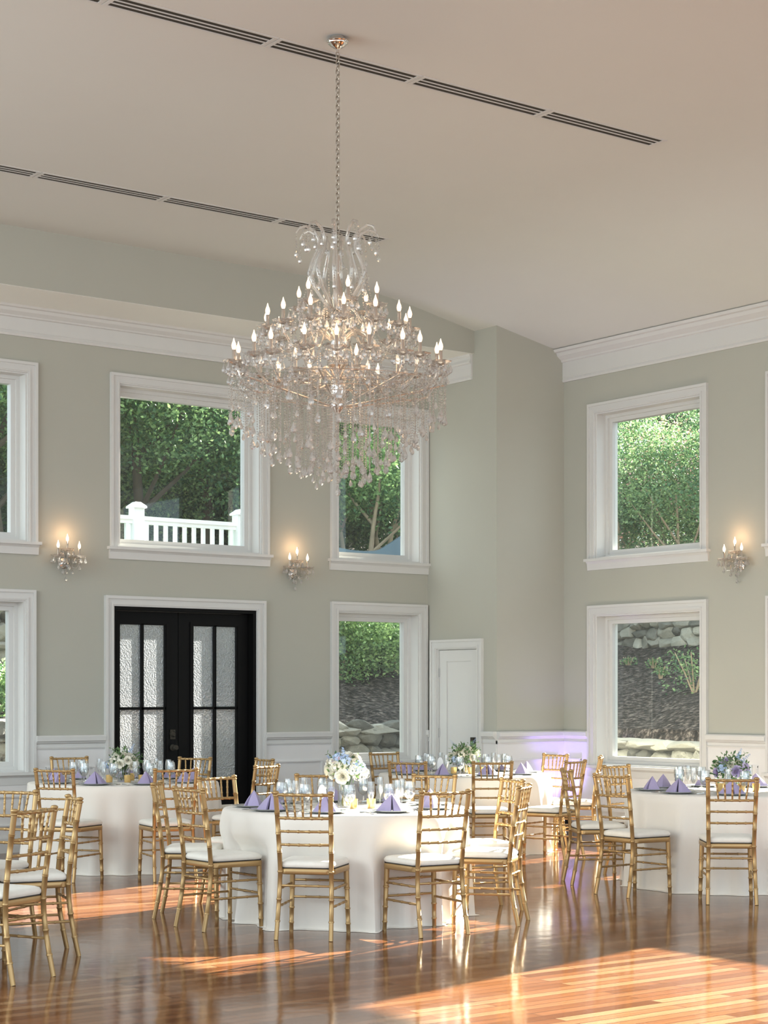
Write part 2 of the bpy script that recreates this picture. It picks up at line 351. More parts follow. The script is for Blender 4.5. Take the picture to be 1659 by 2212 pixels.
# ceiling: flat middle, slope down to the right wall
BW = .8
def zat(u): return ZC if u < UB - BW else (ZC - SL * (u - UB) if u > UB + BW else ZC - SL * (u - UB + BW) ** 2 / (4 * BW))
us = [0.5] + [UB - BW + 2 * BW * i / 12 for i in range(13)] + [U2 + TH]
c = MB(); k = len(us)
c.add([(u, 2.5, zat(u)) for u in us] + [(u, V0 + TH, zat(u)) for u in us], [(i, i + 1, k + i + 1, k + i) for i in range(k - 1)])
c.add([(u, 2.5, zat(u) + .3) for u in us] + [(u, V0 + TH, zat(u) + .3) for u in us], [(i, k + i, k + i + 1, i + 1) for i in range(k - 1)])
c.build('ceiling', 'ceil', None, True, **ST)
ZS = 5.30
holed(MB(), 'x', V0, V0 + TH, 2.0, U1 + 0.3, 0, ZC, list(LW.values())).build('wall_left', 'wall', **ST)
mbw = holed(MB(), 'y', U2, U2 + TH, 0.0, V0 + TH, 0, zat(U2) + 0.02, RW)
mbw.build('wall_right', 'wall', **ST)
# return wall + column face
w = holed(MB(), 'y', U1, U1 + 0.12, V2 + .12, V0, 0, zat(U1), [(DV0, DV1, 0, DZ1)]); w.build('wall_return', 'wall', **ST)
MB().add([(U1, V2, 0), (U2, V2, 0), (U2, V2 + .12, 0), (U1, V2 + .12, 0), (U1, V2, zat(U1)), (U2, V2, zat(U2)), (U2, V2 + .12, zat(U2)), (U1, V2 + .12, zat(U1))],
         [(0, 3, 2, 1), (4, 5, 6, 7), (0, 1, 5, 4), (1, 2, 6, 5), (2, 3, 7, 6), (3, 0, 4, 7)]).build('wall_column', 'wall', **ST)
MB().box(U1 + .12, U2, V2 + .12, V0, 2.6, 2.7).build('ceiling_closet', 'wall', **ST)
# bulkhead: face, soffit
b = MB(); us = [2] + [UB - BW + (U1 - UB + BW) * i / 10 for i in range(11)]; k = len(us)
for y in (V1, V1 + .08): b.add([(u, y, ZS) for u in us] + [(u, y, zat(u) + .01) for u in us], [(i, i + 1, k + i + 1, k + i) for i in range(k - 1)])
b.build('wall_bulkhead', 'wall', **ST)
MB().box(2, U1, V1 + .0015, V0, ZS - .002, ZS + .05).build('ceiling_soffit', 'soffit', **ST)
# crown mouldings (profile: distance from wall, height)
def crown(d0, z0, z1, sgn, out=0.13):
    h = z1 - z0
    return [(d0, z0), (d0 - sgn * .018, z0), (d0 - sgn * .026, z0 + .02), (d0 - sgn * .018, z0 + .045), (d0 - sgn * .022, z0 + .05), (d0 - sgn * .022, z0 + h * .62), (d0 - sgn * .04, z0 + h * .64),
            (d0 - sgn * .045, z0 + h * .69), (d0 - sgn * out * .62, z0 + h * .80), (d0 - sgn * out * .72, z0 + h * .90), (d0 - sgn * out * .9, z0 + h * .92), (d0 - sgn * out, z1), (d0, z1)]
MB().prism(crown(V0, 5.017, ZS, 1), 'x', 2, U1).build('trim_1', 'trim', **ST)
MB().prism(crown(U1, 5.017, ZS, 1, .05), 'y', V1 + .03, V0 - .02).build('trim_2', 'trim', **ST)
MB().prism(crown(U2, 5.03, zat(U2) + .02, 1, .16), 'y', 2.5, V2).build('trim_3', 'trim', **ST)

# wainscot, chair rail, panel mouldings, baseboard
CAS = 0.105
def casing_holes(lst, w=CAS): return [(h[0] - w, h[1] + w, h[2] - 0.0 if h[2] > 0 else 0, h[3] + w) for h in lst]
def rail_prof(d0, sgn): return [(d0, RAIL - .135), (d0 - sgn * .022, RAIL - .135), (d0 - sgn * .026, RAIL - .12), (d0 - sgn * .018, RAIL - .112), (d0 - sgn * .018, RAIL - .085), (d0 - sgn * .034, RAIL - .075),
                                (d0 - sgn * .040, RAIL - .062), (d0 - sgn * .052, RAIL - .055), (d0 - sgn * .055, RAIL - .012), (d0 - sgn * .045, RAIL), (d0, RAIL)]
def sub_ranges(a0, a1, cuts):
    r = [(a0, a1)]
    for c0, c1 in cuts:
        n = []
        for x0, x1 in r:
            if c1 <= x0 or c0 >= x1: n.append((x0, x1)); continue
            if c0 > x0: n.append((x0, c0))
            if c1 < x1: n.append((c1, x1))
        r = n
    return [q for q in r if q[1] - q[0] > .03]
def panel_frame(mb, axis, p, a0, a1, z0, z1, wd=.03, th=.014):
    bars = [(a0, a1, z0, z0 + wd), (a0, a1, z1 - wd, z1), (a0, a0 + wd, z0 + wd, z1 - wd), (a1 - wd, a1, z0 + wd, z1 - wd)]
    for x0, x1, y0, y1 in bars:
        for k, t in ((0, th), (wd * .3, th * 1.6)):
            q0, q1, r0, r1 = (x0, x1, y0 + k, y1 - (0 if k == 0 else wd * .35)) if x1 - x0 > wd * 1.01 else (x0 + k, x1 - (0 if k == 0 else wd * .35), y0, y1)
            if axis == 'x': mb.box(q0, q1, p - t, p, r0, r1)
            else: mb.box(p - t, p, q0, q1, r0, r1)
def wainscot(side, axis, p, a0, a1, holes, n):
    w = .012
    big = [(h[0] - CAS, h[1] + CAS, h[2], h[3]) for h in holes]
    holed(MB(), axis, p - w, p, a0, a1, 0, RAIL - .1, [(h[0], h[1], max(0, h[2] - .01), h[3]) for h in big if h[2] < RAIL]).build('wall_wainscot_%s' % side, 'wain', **ST)
    cuts = [(h[0], h[1]) for h in big if h[2] < RAIL]
    mb = MB(); pm = MB(); bb = MB()
    for x0, x1 in sub_ranges(a0, a1, cuts):
        mb.prism(rail_prof(p, 1), axis, x0, x1)
        k = max(1, round((x1 - x0) / 1.3)); L = (x1 - x0) / k
        if x1 - x0 > .35:
            for i in range(k): panel_frame(pm, axis, p - w, x0 + i * L + .11, x0 + (i + 1) * L - .11, .30, RAIL - .30)
    for h in holes:
        if 0 < h[2] < RAIL: panel_frame(pm, axis, p - w, h[0] + .02, h[1] - .02, .25, h[2] - .22)
    for x0, x1 in sub_ranges(a0, a1, [(h[0], h[1]) for h in big if h[2] < .1]):
        bb.prism([(p, 0), (p - .03, 0), (p - .03, .14), (p - .018, .17), (p, .18)], axis, x0, x1)
    mb.build('trim_%d' % n, 'trim', **ST); pm.build('trim_%d' % (n + 1), 'wain', **ST); bb.build('baseboard_%s' % side, 'trim', **ST)
wainscot('left', 'x', V0, 3.0, U1, list(LW.values()), 4)
wainscot('right', 'y', U2, 2.5, V2, RW, 7)
wainscot('return', 'y', U1, V2, V0, [(DV0, DV1, 0, DZ1)], 10)
wainscot('column', 'x', V2, U1 - .0, U2, [], 13)

# ------------------------------------------------------------------ windows and doors
def wbox(mb, axis, a0, a1, p0, p1, z0, z1):
    if axis == 'x': mb.box(a0, a1, p0, p1, z0, z1)
    else: mb.box(p0, p1, a0, a1, z0, z1)
def frame4(mb, axis, a0, a1, z0, z1, w, p0, p1, bottom=True):
    wbox(mb, axis, a0, a0 + w, p0, p1, z0, z1); wbox(mb, axis, a1 - w, a1, p0, p1, z0, z1); wbox(mb, axis, a0 + w, a1 - w, p0, p1, z1 - w, z1)
    if bottom: wbox(mb, axis, a0 + w, a1 - w, p0, p1, z0, z0 + w)
def window(n, axis, p, h, upper):
    a0, a1, z0, z1 = h
    r = empty('window_%d' % n, (0, 0, 0), **ST)
    cs = MB()
    frame4(cs, axis, a0 - CAS, a1 + CAS, z0, z1 + CAS, CAS, p - .022, p, False)
    frame4(cs, axis, a0 - CAS, a1 + CAS, z0, z1 + CAS, .028, p - .036, p - .022, False)
    frame4(cs, axis, a0 - .03, a1 + .03, z0, z1 + .03, .018, p - .030, p - .022, False)
    cs.build('window_casing', 'trim', r)
    jb = MB(); frame4(jb, axis, a0 - .005, a1 + .005, z0 - .005, z1 + .005, .02, p, p + TH)
    jb.build('window_jamb', 'trim', r)
    sa = MB(); frame4(sa, axis, a0 + .015, a1 - .015, z0 + .015, z1 - .015, .035, p + .13, p + .22); frame4(sa, axis, a0 + .04, a1 - .04, z0 + .04, z1 - .04, .055, p + .16, p + .24)
    sa.build('window_sash', 'trim', r)
    sl = MB()
    wbox(sl, axis, a0 - CAS - .03, a1 + CAS + .03, p - .06, p, z0 - .03, z0)
    def taper(zt, zb, o1, o2):
        q = [(p, zb), (p - o2, zb), (p - o1, zt), (p, zt)]; e = .012
        sl.prism(q, axis, a0 - CAS - e, a1 + CAS + e)
    taper(z0 - .03, z0 - .055, .045, .026); taper(z0 - .055, z0 - .125, .026, .018)
    sl.build('window_sill', 'trim', r)
    pn = MB(); wbox(pn, axis, a0 + .06, a1 - .06, p + .195, p + .2, z0 + .06, z1 - .06)
    pn.build('window_pane', 'pane', r)
n = 0
for k in ('w1', 'w2', 'w3', 'w4', 'w5'):
    n += 1; window(n, 'x', V0, LW[k], k in ('w1', 'w2', 'w3'))
for i, h in enumerate(RW):
    n += 1; window(n, 'y', U2, h, i % 2 == 0)
# black double door
a0, a1, z0, z1 = LW['d1']
r = empty('door_1', (0, 0, 0), **ST)
cs = MB(); frame4(cs, 'x', a0 - CAS, a1 + CAS, 0, z1 + CAS, CAS, V0 - .024, V0, False); frame4(cs, 'x', a0 - CAS, a1 + CAS, 0, z1 + CAS, .03, V0 - .042, V0 - .024, False)
frame4(cs, 'x', a0 - .035, a1 + .035, 0, z1 + .035, .02, V0 - .034, V0 - .024, False); cs.build('door_casing', 'trim', r)
jb = MB(); frame4(jb, 'x', a0, a1, 0, z1, .035, V0 + .0, V0 + TH, False); jb.build('door_jamb', 'black', r)
mid = a0 + (a1 - a0) * .475
for s, (e0, e1) in enumerate(((a0 + .04, mid - .004), (mid + .004, a1 - .04))):
    W = e1 - e0
    g0, g1 = (e0 + .075, e1 - .145) if s == 0 else (e0 + .165, e1 - .135)
    zb, zt = .62, z1 - .165
    lf = MB()
    wbox(lf, 'x', e0, g0, V0 + .10, V0 + .15, .01, z1 - .04); wbox(lf, 'x', g1, e1, V0 + .10, V0 + .15, .01, z1 - .04)
    wbox(lf, 'x', g0, g1, V0 + .10, V0 + .15, zt, z1 - .04); wbox(lf, 'x', g0, g1, V0 + .10, V0 + .15, .01, zb)
    leaf = lf.build('door_leaf', 'black', r)
    mu = MB(); gm, zm = (g0 + g1) / 2, zb + (zt - zb) * .47
    wbox(mu, 'x', gm - .014, gm + .014, V0 + .092, V0 + .15, zb, zt); wbox(mu, 'x', g0, g1, V0 + .092, V0 + .15, zm - .014, zm + .014)
    frame4(mu, 'x', g0 - .03, g1 + .03, zb - .03, zt + .03, .03, V0 + .085, V0 + .10)
    frame4(mu, 'x', g0 - .018, g1 + .018, zb - .018, zt + .018, .03, V0 + .092, V0 + .13)
    mu.build('muntin', 'black', leaf)
    gp = MB(); wbox(gp, 'x', g0, g1, V0 + .122, V0 + .128, zb, zt); gp.build('door_pane', 'frost', leaf)
    if s == 0:
        hd = MB()
        hd.lathe([(.0, 0), (.033, 0), (.033, .012), (.012, .02), (.012, .05), (.026, .058), (.03, .075), (.022, .09), (0, .092)], 16)
        hv = [(x, -z, y) for x, y, z in hd.v]; hd.v = [(x + e1 - .065, y + V0 + .10, z + .985) for x, y, z in hv]
        hd.build('door_knob', 'dark', leaf, True)
        db = MB(); db.lathe([(0, 0), (.034, 0), (.034, .012), (.02, .03), (0, .03)], 16); db.v = [(x + e1 - .065, -z + V0 + .10, y + 1.125) for x, y, z in db.v]
        db.box(e1 - .095, e1 - .035, V0 + .088, V0 + .10, 1.07, 1.17)
        db.build('deadbolt', 'dark', leaf, True)
MB().box(a0, a1, V0 + .02, V0 + .2, 0, .02).build('threshold', 'dark', r)
# white door on the return wall
r = empty('door_2', (0, 0, 0), **ST)
cs = MB(); frame4(cs, 'y', DV0 - .1, DV1 + .1, 0, DZ1 + .1, .1, U1 - .022, U1, False); frame4(cs, 'y', DV0 - .1, DV1 + .1, 0, DZ1 + .1, .026, U1 - .036, U1 - .022, False); frame4(cs, 'y', DV0 - .03, DV1 + .03, 0, DZ1 + .03, .018, U1 - .030, U1 - .022, False)
cs.build('door_casing', 'trim', r)
jb = MB(); frame4(jb, 'y', DV0, DV1, 0, DZ1, .012, U1, U1 + .12, False); jb.build('door_jamb', 'trim', r)
lf = MB(); wbox(lf, 'y', DV0 + .016, DV1 - .016, U1 + .032, U1 + .06, .008, DZ1 - .018)
frame4(lf, 'y', DV0 + .016, DV1 - .016, .008, DZ1 - .018, .125, U1 + .018, U1 + .032)
leaf = lf.build('door_leaf', 'trim', r)
hg = MB()
for z in (.3, 1.1, 1.78): wbox(hg, 'y', DV1 - .024, DV1 - .006, U1 + .006, U1 + .018, z - .05, z + .05)
hg.build('hinge', 'steel', leaf)
kl = MB(); wbox(kl, 'y', DV0 + .055, DV0 + .115, U1 - .012, U1 + .018, .93, 1.06); wbox(kl, 'y', DV0 + .062, DV0 + .108, U1 - .018, U1 - .012, .96, 1.05)
kl.tube([(U1 - .03, DV0 + .085, .95), (U1 - .05, DV0 + .09, .95), (U1 - .05, DV0 + .2, .95)], .009, 8)
kl.build('keypad_lock', 'dark', leaf)

# ------------------------------------------------------------------ ceiling slot vents
def vent(u0, u1, v0, v1, label):
    r = empty('ceiling_vent', ((u0 + u1) / 2, (v0 + v1) / 2, ZC), label=label, category='vent', group='slot vents in the ceiling')
    L, W = (u1 - u0) / 2 - .004, (v1 - v0) / 2
    fr = MB(); fr.box(-L, L, -W, -W + .020, -.005, 0); fr.box(-L, L, W - .020, W, -.005, 0); fr.box(-L, -L + .03, -W + .020, W - .020, -.005, 0); fr.box(L - .03, L, -W + .020, W - .020, -.005, 0)
    fr.build('frame', 'trim', r)
    s = (2 * W - .040) / 3
    for k in (1, 2):
        y = -W + .020 + s * k; MB().box(-L + .03, L - .03, y - .007, y + .007, -.005, -.0015).build('slat', 'trim', r)
    MB().box(-L + .03, L - .03, -W + .020, W - .020, -.0015, 0).build('backing', 'dark', r)
br1 = [10.15, 8.94, 7.73, 6.53, 5.32, 4.11]
nm1 = ['last at its right end', 'second from its window end', 'crossed by the chandelier chain', 'left of the chandelier chain', 'at the picture top']
for i in range(5): vent(br1[i + 1], br1[i], 9.83, 10.02, 'white three-slot ceiling vent in the row nearer the camera, ' + nm1[i])
br2 = [10.24, 9.04, 7.84, 6.64, 5.44]
nm2 = ['ending behind the chandelier crown', 'second from the chandelier', 'third from the chandelier', 'cut by the left picture edge']
for i in range(4): vent(br2[i + 1], br2[i], 13.53, 13.72, 'white three-slot ceiling vent in the row near the bulkhead, ' + nm2[i])

# ------------------------------------------------------------------ chiavari chair (origin on the floor under the seat centre, facing +Y)
def bamboo(mb, pts, r0, r1, rings, n=8):
    pts = [Vector(p) for p in pts]
    seg = [(pts[i + 1] - pts[i]).length for i in range(len(pts) - 1)]; tot = sum(seg)
    def at(t):
        s = t * tot
        for i, L in enumerate(seg):
            if s <= L + 1e-9 or i == len(seg) - 1: return pts[i].lerp(pts[i + 1], min(1, s / L))
            s -= L
    ts = {0.0: 1.0, 1.0: 1.0}
    acc = 0
    for L in seg[:-1]:
        acc += L; ts[acc / tot] = 1.0
    for q in rings:
        e = .0045 / tot
        for dt, k in ((-1.6 * e, 1.0), (-e, 1.22), (e, 1.22), (1.6 * e, 1.0)):
            if 0 < q + dt < 1: ts[q + dt] = k
    tl = sorted(ts)
    mb.tube([at(t) for t in tl], [(r0 + (r1 - r0) * t) * ts[t] for t in tl], n)
    return mb
HCH = 0.93
def chair_proto():
    P = []
    def seat_outline(s, n=6):
        # trapezoid with rounded corners: front 0.41 wide, rear 0.36
        cor = [(-.18 * s, -.185 * s), (.18 * s, -.185 * s), (.205 * s, .205 * s), (-.205 * s, .205 * s)]; out = []; R = .05
        for i in range(4):
            p = Vector(cor[i]); a = (Vector(cor[i - 1]) - p).normalized(); b = (Vector(cor[(i + 1) % 4]) - p).normalized()
            for k in range(n + 1):
                t = k / n; q = p + a * R * (1 - t) ** 2 + b * R * t ** 2; out.append((q.x, q.y))
        return out
    def slab(mb, rings):
        vs = []; fs = []; k = None
        for s, z in rings:
            o = seat_outline(s); k = len(o); vs += [(x, y, z) for x, y in o]
        for i in range(len(rings) - 1):
            fs += [(i * k + j, i * k + (j + 1) % k, (i + 1) * k + (j + 1) % k, (i + 1) * k + j) for j in range(k)]
        fs += [tuple(range(k - 1, -1, -1)), tuple((len(rings) - 1) * k + j for j in range(k))]
        mb.add(vs, fs)
    m = MB(); slab(m, [(.97, .405), (1.0, .410), (1.0, .438), (.97, .443)]); P.append(('seat_frame', m.mesh('seat_frame', 'gold', True), [], None))
    e = MB(); slab(e, [(.985, .443), (.985, .449)]); em = e.mesh('cushion_edge', 'piping')
    m = MB(); slab(m, [(.97, .449), (1.0, .458), (1.0, .470), (.95, .484), (.85, .491), (.6, .496), (.3, .498)]); P.append(('cushion', m.mesh('cushion', 'cushion', True), [('cushion_edge', em, None)], None))
    for s in (-1, 1):
        m = MB(); bamboo(m, [(s * .178, .18, .41), (s * .19, .19, 0)], .0180, .0138, [.30, .62, .86]); P.append(('leg', m.mesh('front_leg', 'gold', True), [], None))
    def post(z):  # centre line of a rear post
        if z < .43: t = z / .43; return Vector((.176 - .012 * t, -.245 + .06 * sin(t * pi / 2), z))
        t = (z - .43) / (HCH - .43); return Vector((.164 + .012 * t, -.185 - .072 * t ** 1.25, z))
    for s in (-1, 1):
        pts = [post(z) for z in (0, .11, .22, .33, .43, .55, .67, .79, HCH - .03)]
        m = MB(); bamboo(m, [(p.x * s, p.y, p.z) for p in pts], .0146, .0160, [.13, .28, .47, .61, .74, .88])
        q = post(HCH - .03); m.lathe([(.015, -.004), (.021, 0), (.021, .007), (.014, .011), (.020, .017), (.022, .022), (.018, .029), (.006, .033)], 10, (q.x * s, q.y, q.z))
        P.append(('back_post', m.mesh('back_post', 'gold', True), [], None))
    def rail(z, r, rings, bow=.022):
        q = post(z); pts = [(q.x * (2 * t - 1), q.y - bow * sin(pi * t), z) for t in [i / 8 for i in range(9)]]
        m = MB(); bamboo(m, pts, r, r, rings, 7); P.append(('back_rail', m.mesh('back_rail', 'gold', True), [], None))
        return q
    ZT, Z2 = HCH - .022, .762
    qt, q2 = rail(ZT, .0105, [.14, .32, .5, .68, .86]), rail(Z2, .0098, [.16, .34, .5, .66, .84])
    rail(.678, .0088, [.2, .4, .6, .8]); rail(.594, .0088, [.2, .4, .6, .8])
    for k in range(5):
        t = (k + 1) / 6
        tt = .5 + (t - .5) * 1.0; tb = .5 + (t - .5) * .86
        m = MB(); bamboo(m, [(q2.x * (2 * tb - 1), q2.y - .022 * sin(pi * tb), Z2), (qt.x * (2 * tt - 1), qt.y - .022 * sin(pi * tt), ZT)], .0068, .0068, [.28, .55, .8], 7)
        P.append(('spindle', m.mesh('spindle', 'gold', True), [], None))
    def st(a, b, rings=(.25, .5, .75)):
        m = MB(); bamboo(m, [a, b], .0078, .0078, rings, 7); P.append(('stretcher', m.mesh('stretcher', 'gold', True), [], None))
    for s in (-1, 1):
        for z in (.315, .205):
            q = post(z); st((s * .183, .184, z), (s * q.x, q.y, z))
    for z in (.335, .225): st((-.183, .184, z), (.183, .184, z))
    q = post(.335); st((-q.x, q.y, .335), (q.x, q.y, .335))
    return P
CH = chair_proto()
# (name in the label, group, rear-feet midpoint: X right of camera axis, depth; facing in camera frame)
chairs = []; CHP = []
def ch(label, group, X, d, f): chairs.append((label, group, X, d, f))
X = lambda px, d: (px - CX) / F * d
GA, GB, GC, GD, GE = ('chairs around the front table', 'chairs around the black-door table', 'chairs around the corner table', 'chairs around the right table', 'chairs around the table at the left edge')
gc = 'gold bamboo-turned chair '
ch(gc + 'seen from behind at the front left of the front table', GA, X(657, 11.2), 11.2, (.20, .98))
ch(gc + 'seen from behind at the front right of the front table', GA, .375, 11.40, (-.5, .866))
ch(gc + 'angled at the near left of the front table', GA, -1.255, 11.74, (.79, .61))
ch(gc + 'side-on at the left of the front table, behind the nearer one', GA, -1.55, 12.46, (.99, -.03))
ch(gc + 'side-on at the near right of the front table', GA, .915, 12.05, (-.96, .27))
ch(gc + 'sunlit at the far right of the front table, facing camera', GA, .90, 12.92, (-.93, -.36))
ch(gc + 'behind the white bouquet of the front table', GA, -.49, 13.72, (.17, -.98))
ch(gc + 'at the back right of the front table, behind the tall goblets', GA, .37, 13.62, (-.48, -.87))
ch(gc + 'at the back left of the front table, before the black door', GA, -1.22, 13.30, (.75, -.66))
BX, BD = X(267, 16.1), 16.1
ch(gc + 'seen from behind at the front left of the black-door table', GB, X(121, 14.7), 14.7, (.36, .93))
ch(gc + 'seen from behind at the front right of the black-door table', GB, X(378, 14.75), 14.75, (-.38, .92))
ch(gc + 'against the wainscot behind the black-door table', GB, X(151, 17.5), 17.5, (.42, -.9))
ch(gc + 'behind the black-door table, right before the door leaves', GB, X(418, 17.35), 17.35, (-.45, -.89))
ch(gc + 'right of the black doors, farther of an overlapping pair', GB, X(566, 17.0), 17.0, (-.86, -.5))
ch(gc + 'right of the black doors, nearer of an overlapping pair', GB, X(571, 15.5), 15.5, (-.86, .5))
ch(gc + 'seen from behind at the front left of the corner table', GC, X(882, 16.3), 16.3, (.36, .93))
ch(gc + 'seen from behind at the front middle of the corner table', GC, X(1063, 16.3), 16.3, (-.10, .99))
ch(gc + 'right of the corner table against the violet-lit wainscot', GC, X(1196, 18.35), 18.35, (-.80, -.6))
ch(gc + 'at the near right of the corner table, seat turned left', GC, X(1238, 16.55), 16.55, (-.81, .58))
ch(gc + 'back seen edge-on just left of the lower right window', GC, X(1291, 17.7), 17.7, (-.98, .16))
ch(gc + 'behind the corner table below the lower window with stones', GC, X(833, 18.75), 18.75, (.58, -.81))
ch(gc + 'angled at the near left of the right table', GD, 1.75, 13.68, (.80, .60))
ch(gc + 'seen straight from behind at the right table', GD, X(1581, 13.1), 13.1, (.08, 1.0))
ch(gc + 'at the back left of the right table below the window', GD, X(1337, 15.45), 15.45, (.72, -.69))
ch(gc + 'back seen edge-on left of the right table', GD, X(1231, 14.62), 14.62, (.98, .10))
ch(gc + 'nearest to the camera, cut by the left edge', GE, X(66, 9.62), 9.62, (-.90, .44))
ch(gc + 'second at the left edge, turned side-on away from the nearest chair', GE, X(150, 10.68), 10.68, (-.93, -.36))
ch(gc + 'third at the left edge, back rest facing the camera', GE, X(20, 11.4), 11.4, (-.32, -.95))
for lab, grp, x_, d_, f_ in chairs:
    fw = camdir(*f_); p = cam2w(x_, d_) + fw * .225
    CHP.append((Vector((p.x, p.y)), Vector((fw.x, fw.y))))
    place(CH, 'chiavari_chair', (p.x, p.y, 0), atan2(-fw.x, fw.y), lab, 'chair', grp)

# ------------------------------------------------------------------ tables
TT = 0.752
def cloth(name, c, label, seed, R=.85):
    rnd = random.Random(seed); n = 168
    ph = [(rnd.uniform(0, 2 * pi), k, rnd.uniform(.5, 1)) for k in (7, 11, 14, 19, 24)]
    def rip(w): return sum(a * sin(k * w + p) for p, k, a in ph) / 2.2
    rings = []
    for r in (0.25, .5, .7, R - .03): rings.append([(r, TT)] * n)
    rings.append([(R - .008, TT - .003)] * n); rings.append([(R, TT - .014)] * n)
    for i in range(1, 15):
        t = i / 14; z = (TT - .014) * (1 - t) + .006 * t; row = []
        for j in range(n):
            w = 2 * pi * j / n; a = rip(w); amp = .006 + .060 * t ** .9
            row.append((R + .035 * t + amp * max(-.9, a), z))
        rings.append(row)
    row = []
    for j in range(n):
        w = 2 * pi * j / n; row.append((R + .070 + .050 * rip(w), .0015))
    rings.append(row)
    vs = [(0, 0, TT)]; fs = []
    for ri in rings:
        for j, (r, z) in enumerate(ri): w = 2 * pi * j / n; vs.append((r * cos(w), r * sin(w), z))
    fs += [(0, 1 + j, 1 + (j + 1) % n) for j in range(n)]
    for i in range(len(rings) - 1):
        o, q = 1 + i * n, 1 + (i + 1) * n; fs += [(o + j, o + (j + 1) % n, q + (j + 1) % n, q + j) for j in range(n)]
    near = [(p - Vector((c.x, c.y)), f) for p, f in CHP if (p - Vector((c.x, c.y))).length < 1.5]
    for i, (x, y, z) in enumerate(vs):
        if z > .70: continue
        sm = max(0, min(1, (.63 - z) / .15)); sm = sm * sm * (3 - 2 * sm)
        for p, f in near:
            w0 = Vector((x, y)).normalized() * (R + .035 * (TT - z) / TT); q = w0 - p; lx, ly = q.x * f.y - q.y * f.x, q.dot(f)
            lim = .245
            if abs(lx) < .32 and -.1 < ly < lim:
                k = 1 if abs(lx) < .20 else (.32 - abs(lx)) / .12; k = k * k * (3 - 2 * k)
                dl = min(.11, lim - ly) * sm * k; x += f.x * dl; y += f.y * dl
        vs[i] = (x, y, z)
    return MB().add(vs, fs).build('tablecloth', 'linen', None, True, (c.x, c.y, 0), label=label, category='tablecloth', group='white floor-length tablecloths')
# tableware prototypes
def goblet():
    m = MB(); m.lathe([(.0, 0), (.036, 0), (.037, .002), (.02, .006), (.007, .012), (.0055, .02), (.007, .03), (.0058, .045), (.008, .058), (.018, .064), (.030, .075), (.038, .095), (.0415, .118), (.041, .14), (.0385, .162), (.036, .178), (.0352, .178), (.0375, .162), (.040, .14), (.0405, .118), (.037, .096), (.029, .077), (.016, .067), (0, .065)], 20, caps=False)
    w = MB(); w.lathe([(0, .0665), (.015, .0685), (.028, .079), (.0358, .097), (.0395, .118), (.0392, .138), (0, .138)], 20, caps=False)
    return [('glass_body', m.mesh('goblet', 'glass', True), [('water', w.mesh('water', 'water', True), None)], None)]
def flute():
    m = MB(); m.lathe([(0, 0), (.030, 0), (.031, .002), (.012, .006), (.005, .014), (.0045, .06), (.007, .068), (.015, .08), (.022, .105), (.0255, .14), (.0245, .175), (.0235, .195), (.0227, .195), (.0237, .175), (.0246, .14), (.021, .106), (.014, .083), (0, .073)], 18, caps=False)
    return m.mesh('flute', 'glass', True)
def plate():
    m = MB(); m.lathe([(0, .0), (.085, .0), (.095, .004), (.145, .014), (.147, .016), (.143, .0175), (.093, .009), (.085, .006), (0, .006)], 32, caps=False); return m.mesh('charger', 'charger', True)
def napkin():
    """stiff pyramid fold: flat triangular sides, a spine behind and a rolled slit toward the guest (-Y)"""
    m = MB(); H = .112; A = Vector((0, .008, H))
    P = [(.014, -.052), (.050, -.050), (.108, -.004), (.060, .040), (0, .078), (-.060, .040), (-.108, -.004), (-.055, -.046), (-.016, -.064)]
    base = []
    for q in range(len(P) - 1):
        for t in range(4): base.append(Vector((P[q][0] + (P[q + 1][0] - P[q][0]) * t / 4, P[q][1] + (P[q + 1][1] - P[q][1]) * t / 4, .001)))
    base.append(Vector((P[-1][0], P[-1][1], .001)))
    # the slit edges roll inward
    base = [Vector((.020, -.012, .001)), Vector((.010, -.026, .001)), Vector((.008, -.042, .001))] + base + [Vector((-.008, -.062, .001)), Vector((-.004, -.048, .001)), Vector((-.010, -.022, .001)), Vector((-.020, -.008, .001))]
    nv = 7; vs = []; fs = []
    for b in base:
        for k in range(nv + 1):
            t = k / nv; p = b.lerp(A, t); o = Vector((b.x, b.y, 0)); o = o.normalized() * .006 * sin(pi * t) if o.length > .05 else Vector((0, 0, 0)); vs.append(p + o)
    for q in range(len(base) - 1):
        for k in range(nv): a = q * (nv + 1) + k; fs.append((a, a + nv + 1, a + nv + 2, a + 1))
    return m.add(vs, fs).mesh('napkin', 'lilac', True)
def cutlery(kind):
    m = MB()
    if kind == 'knife':
        m.tube([(0, -.105, .004), (0, -.05, .0045), (0, .0, .004)], [.0045, .005, .0038], 6)
        m.add([(-.004, 0, .002), (.004, 0, .002), (.008, .05, .002), (.006, .095, .002), (-.004, .105, .002), (-.004, 0, .0045), (.004, 0, .0045), (.008, .05, .004), (.006, .095, .003), (-.004, .105, .003)],
              [(4, 3, 2, 1, 0), (5, 6, 7, 8, 9)] + [(i, (i + 1) % 5, 5 + (i + 1) % 5, 5 + i) for i in range(5)])
    else:
        m.tube([(0, -.1, .004), (0, -.03, .005), (0, .03, .004)], [.006, .004, .0032], 6)
        m.add([(-.004, .03, .003), (.004, .03, .003), (.012, .05, .003), (.012, .06, .004), (-.012, .06, .004), (-.012, .05, .003), (-.004, .03, .006), (.004, .03, .006), (.012, .05, .006), (.012, .06, .007), (-.012, .06, .007), (-.012, .05, .006)],
              [(5, 4, 3, 2, 1, 0), (6, 7, 8, 9, 10, 11)] + [(i, (i + 1) % 6, 6 + (i + 1) % 6, 6 + i) for i in range(6)])
        for k in range(4):
            x = -.0105 + .007 * k; m.box(x - .0016, x + .0016, .06, .10, .004, .0065)
    return m.mesh(kind, 'steel', True)
GOB, FLU, PLA, NAP, KNI, FOR = goblet(), flute(), plate(), napkin(), cutlery('knife'), cutlery('fork')
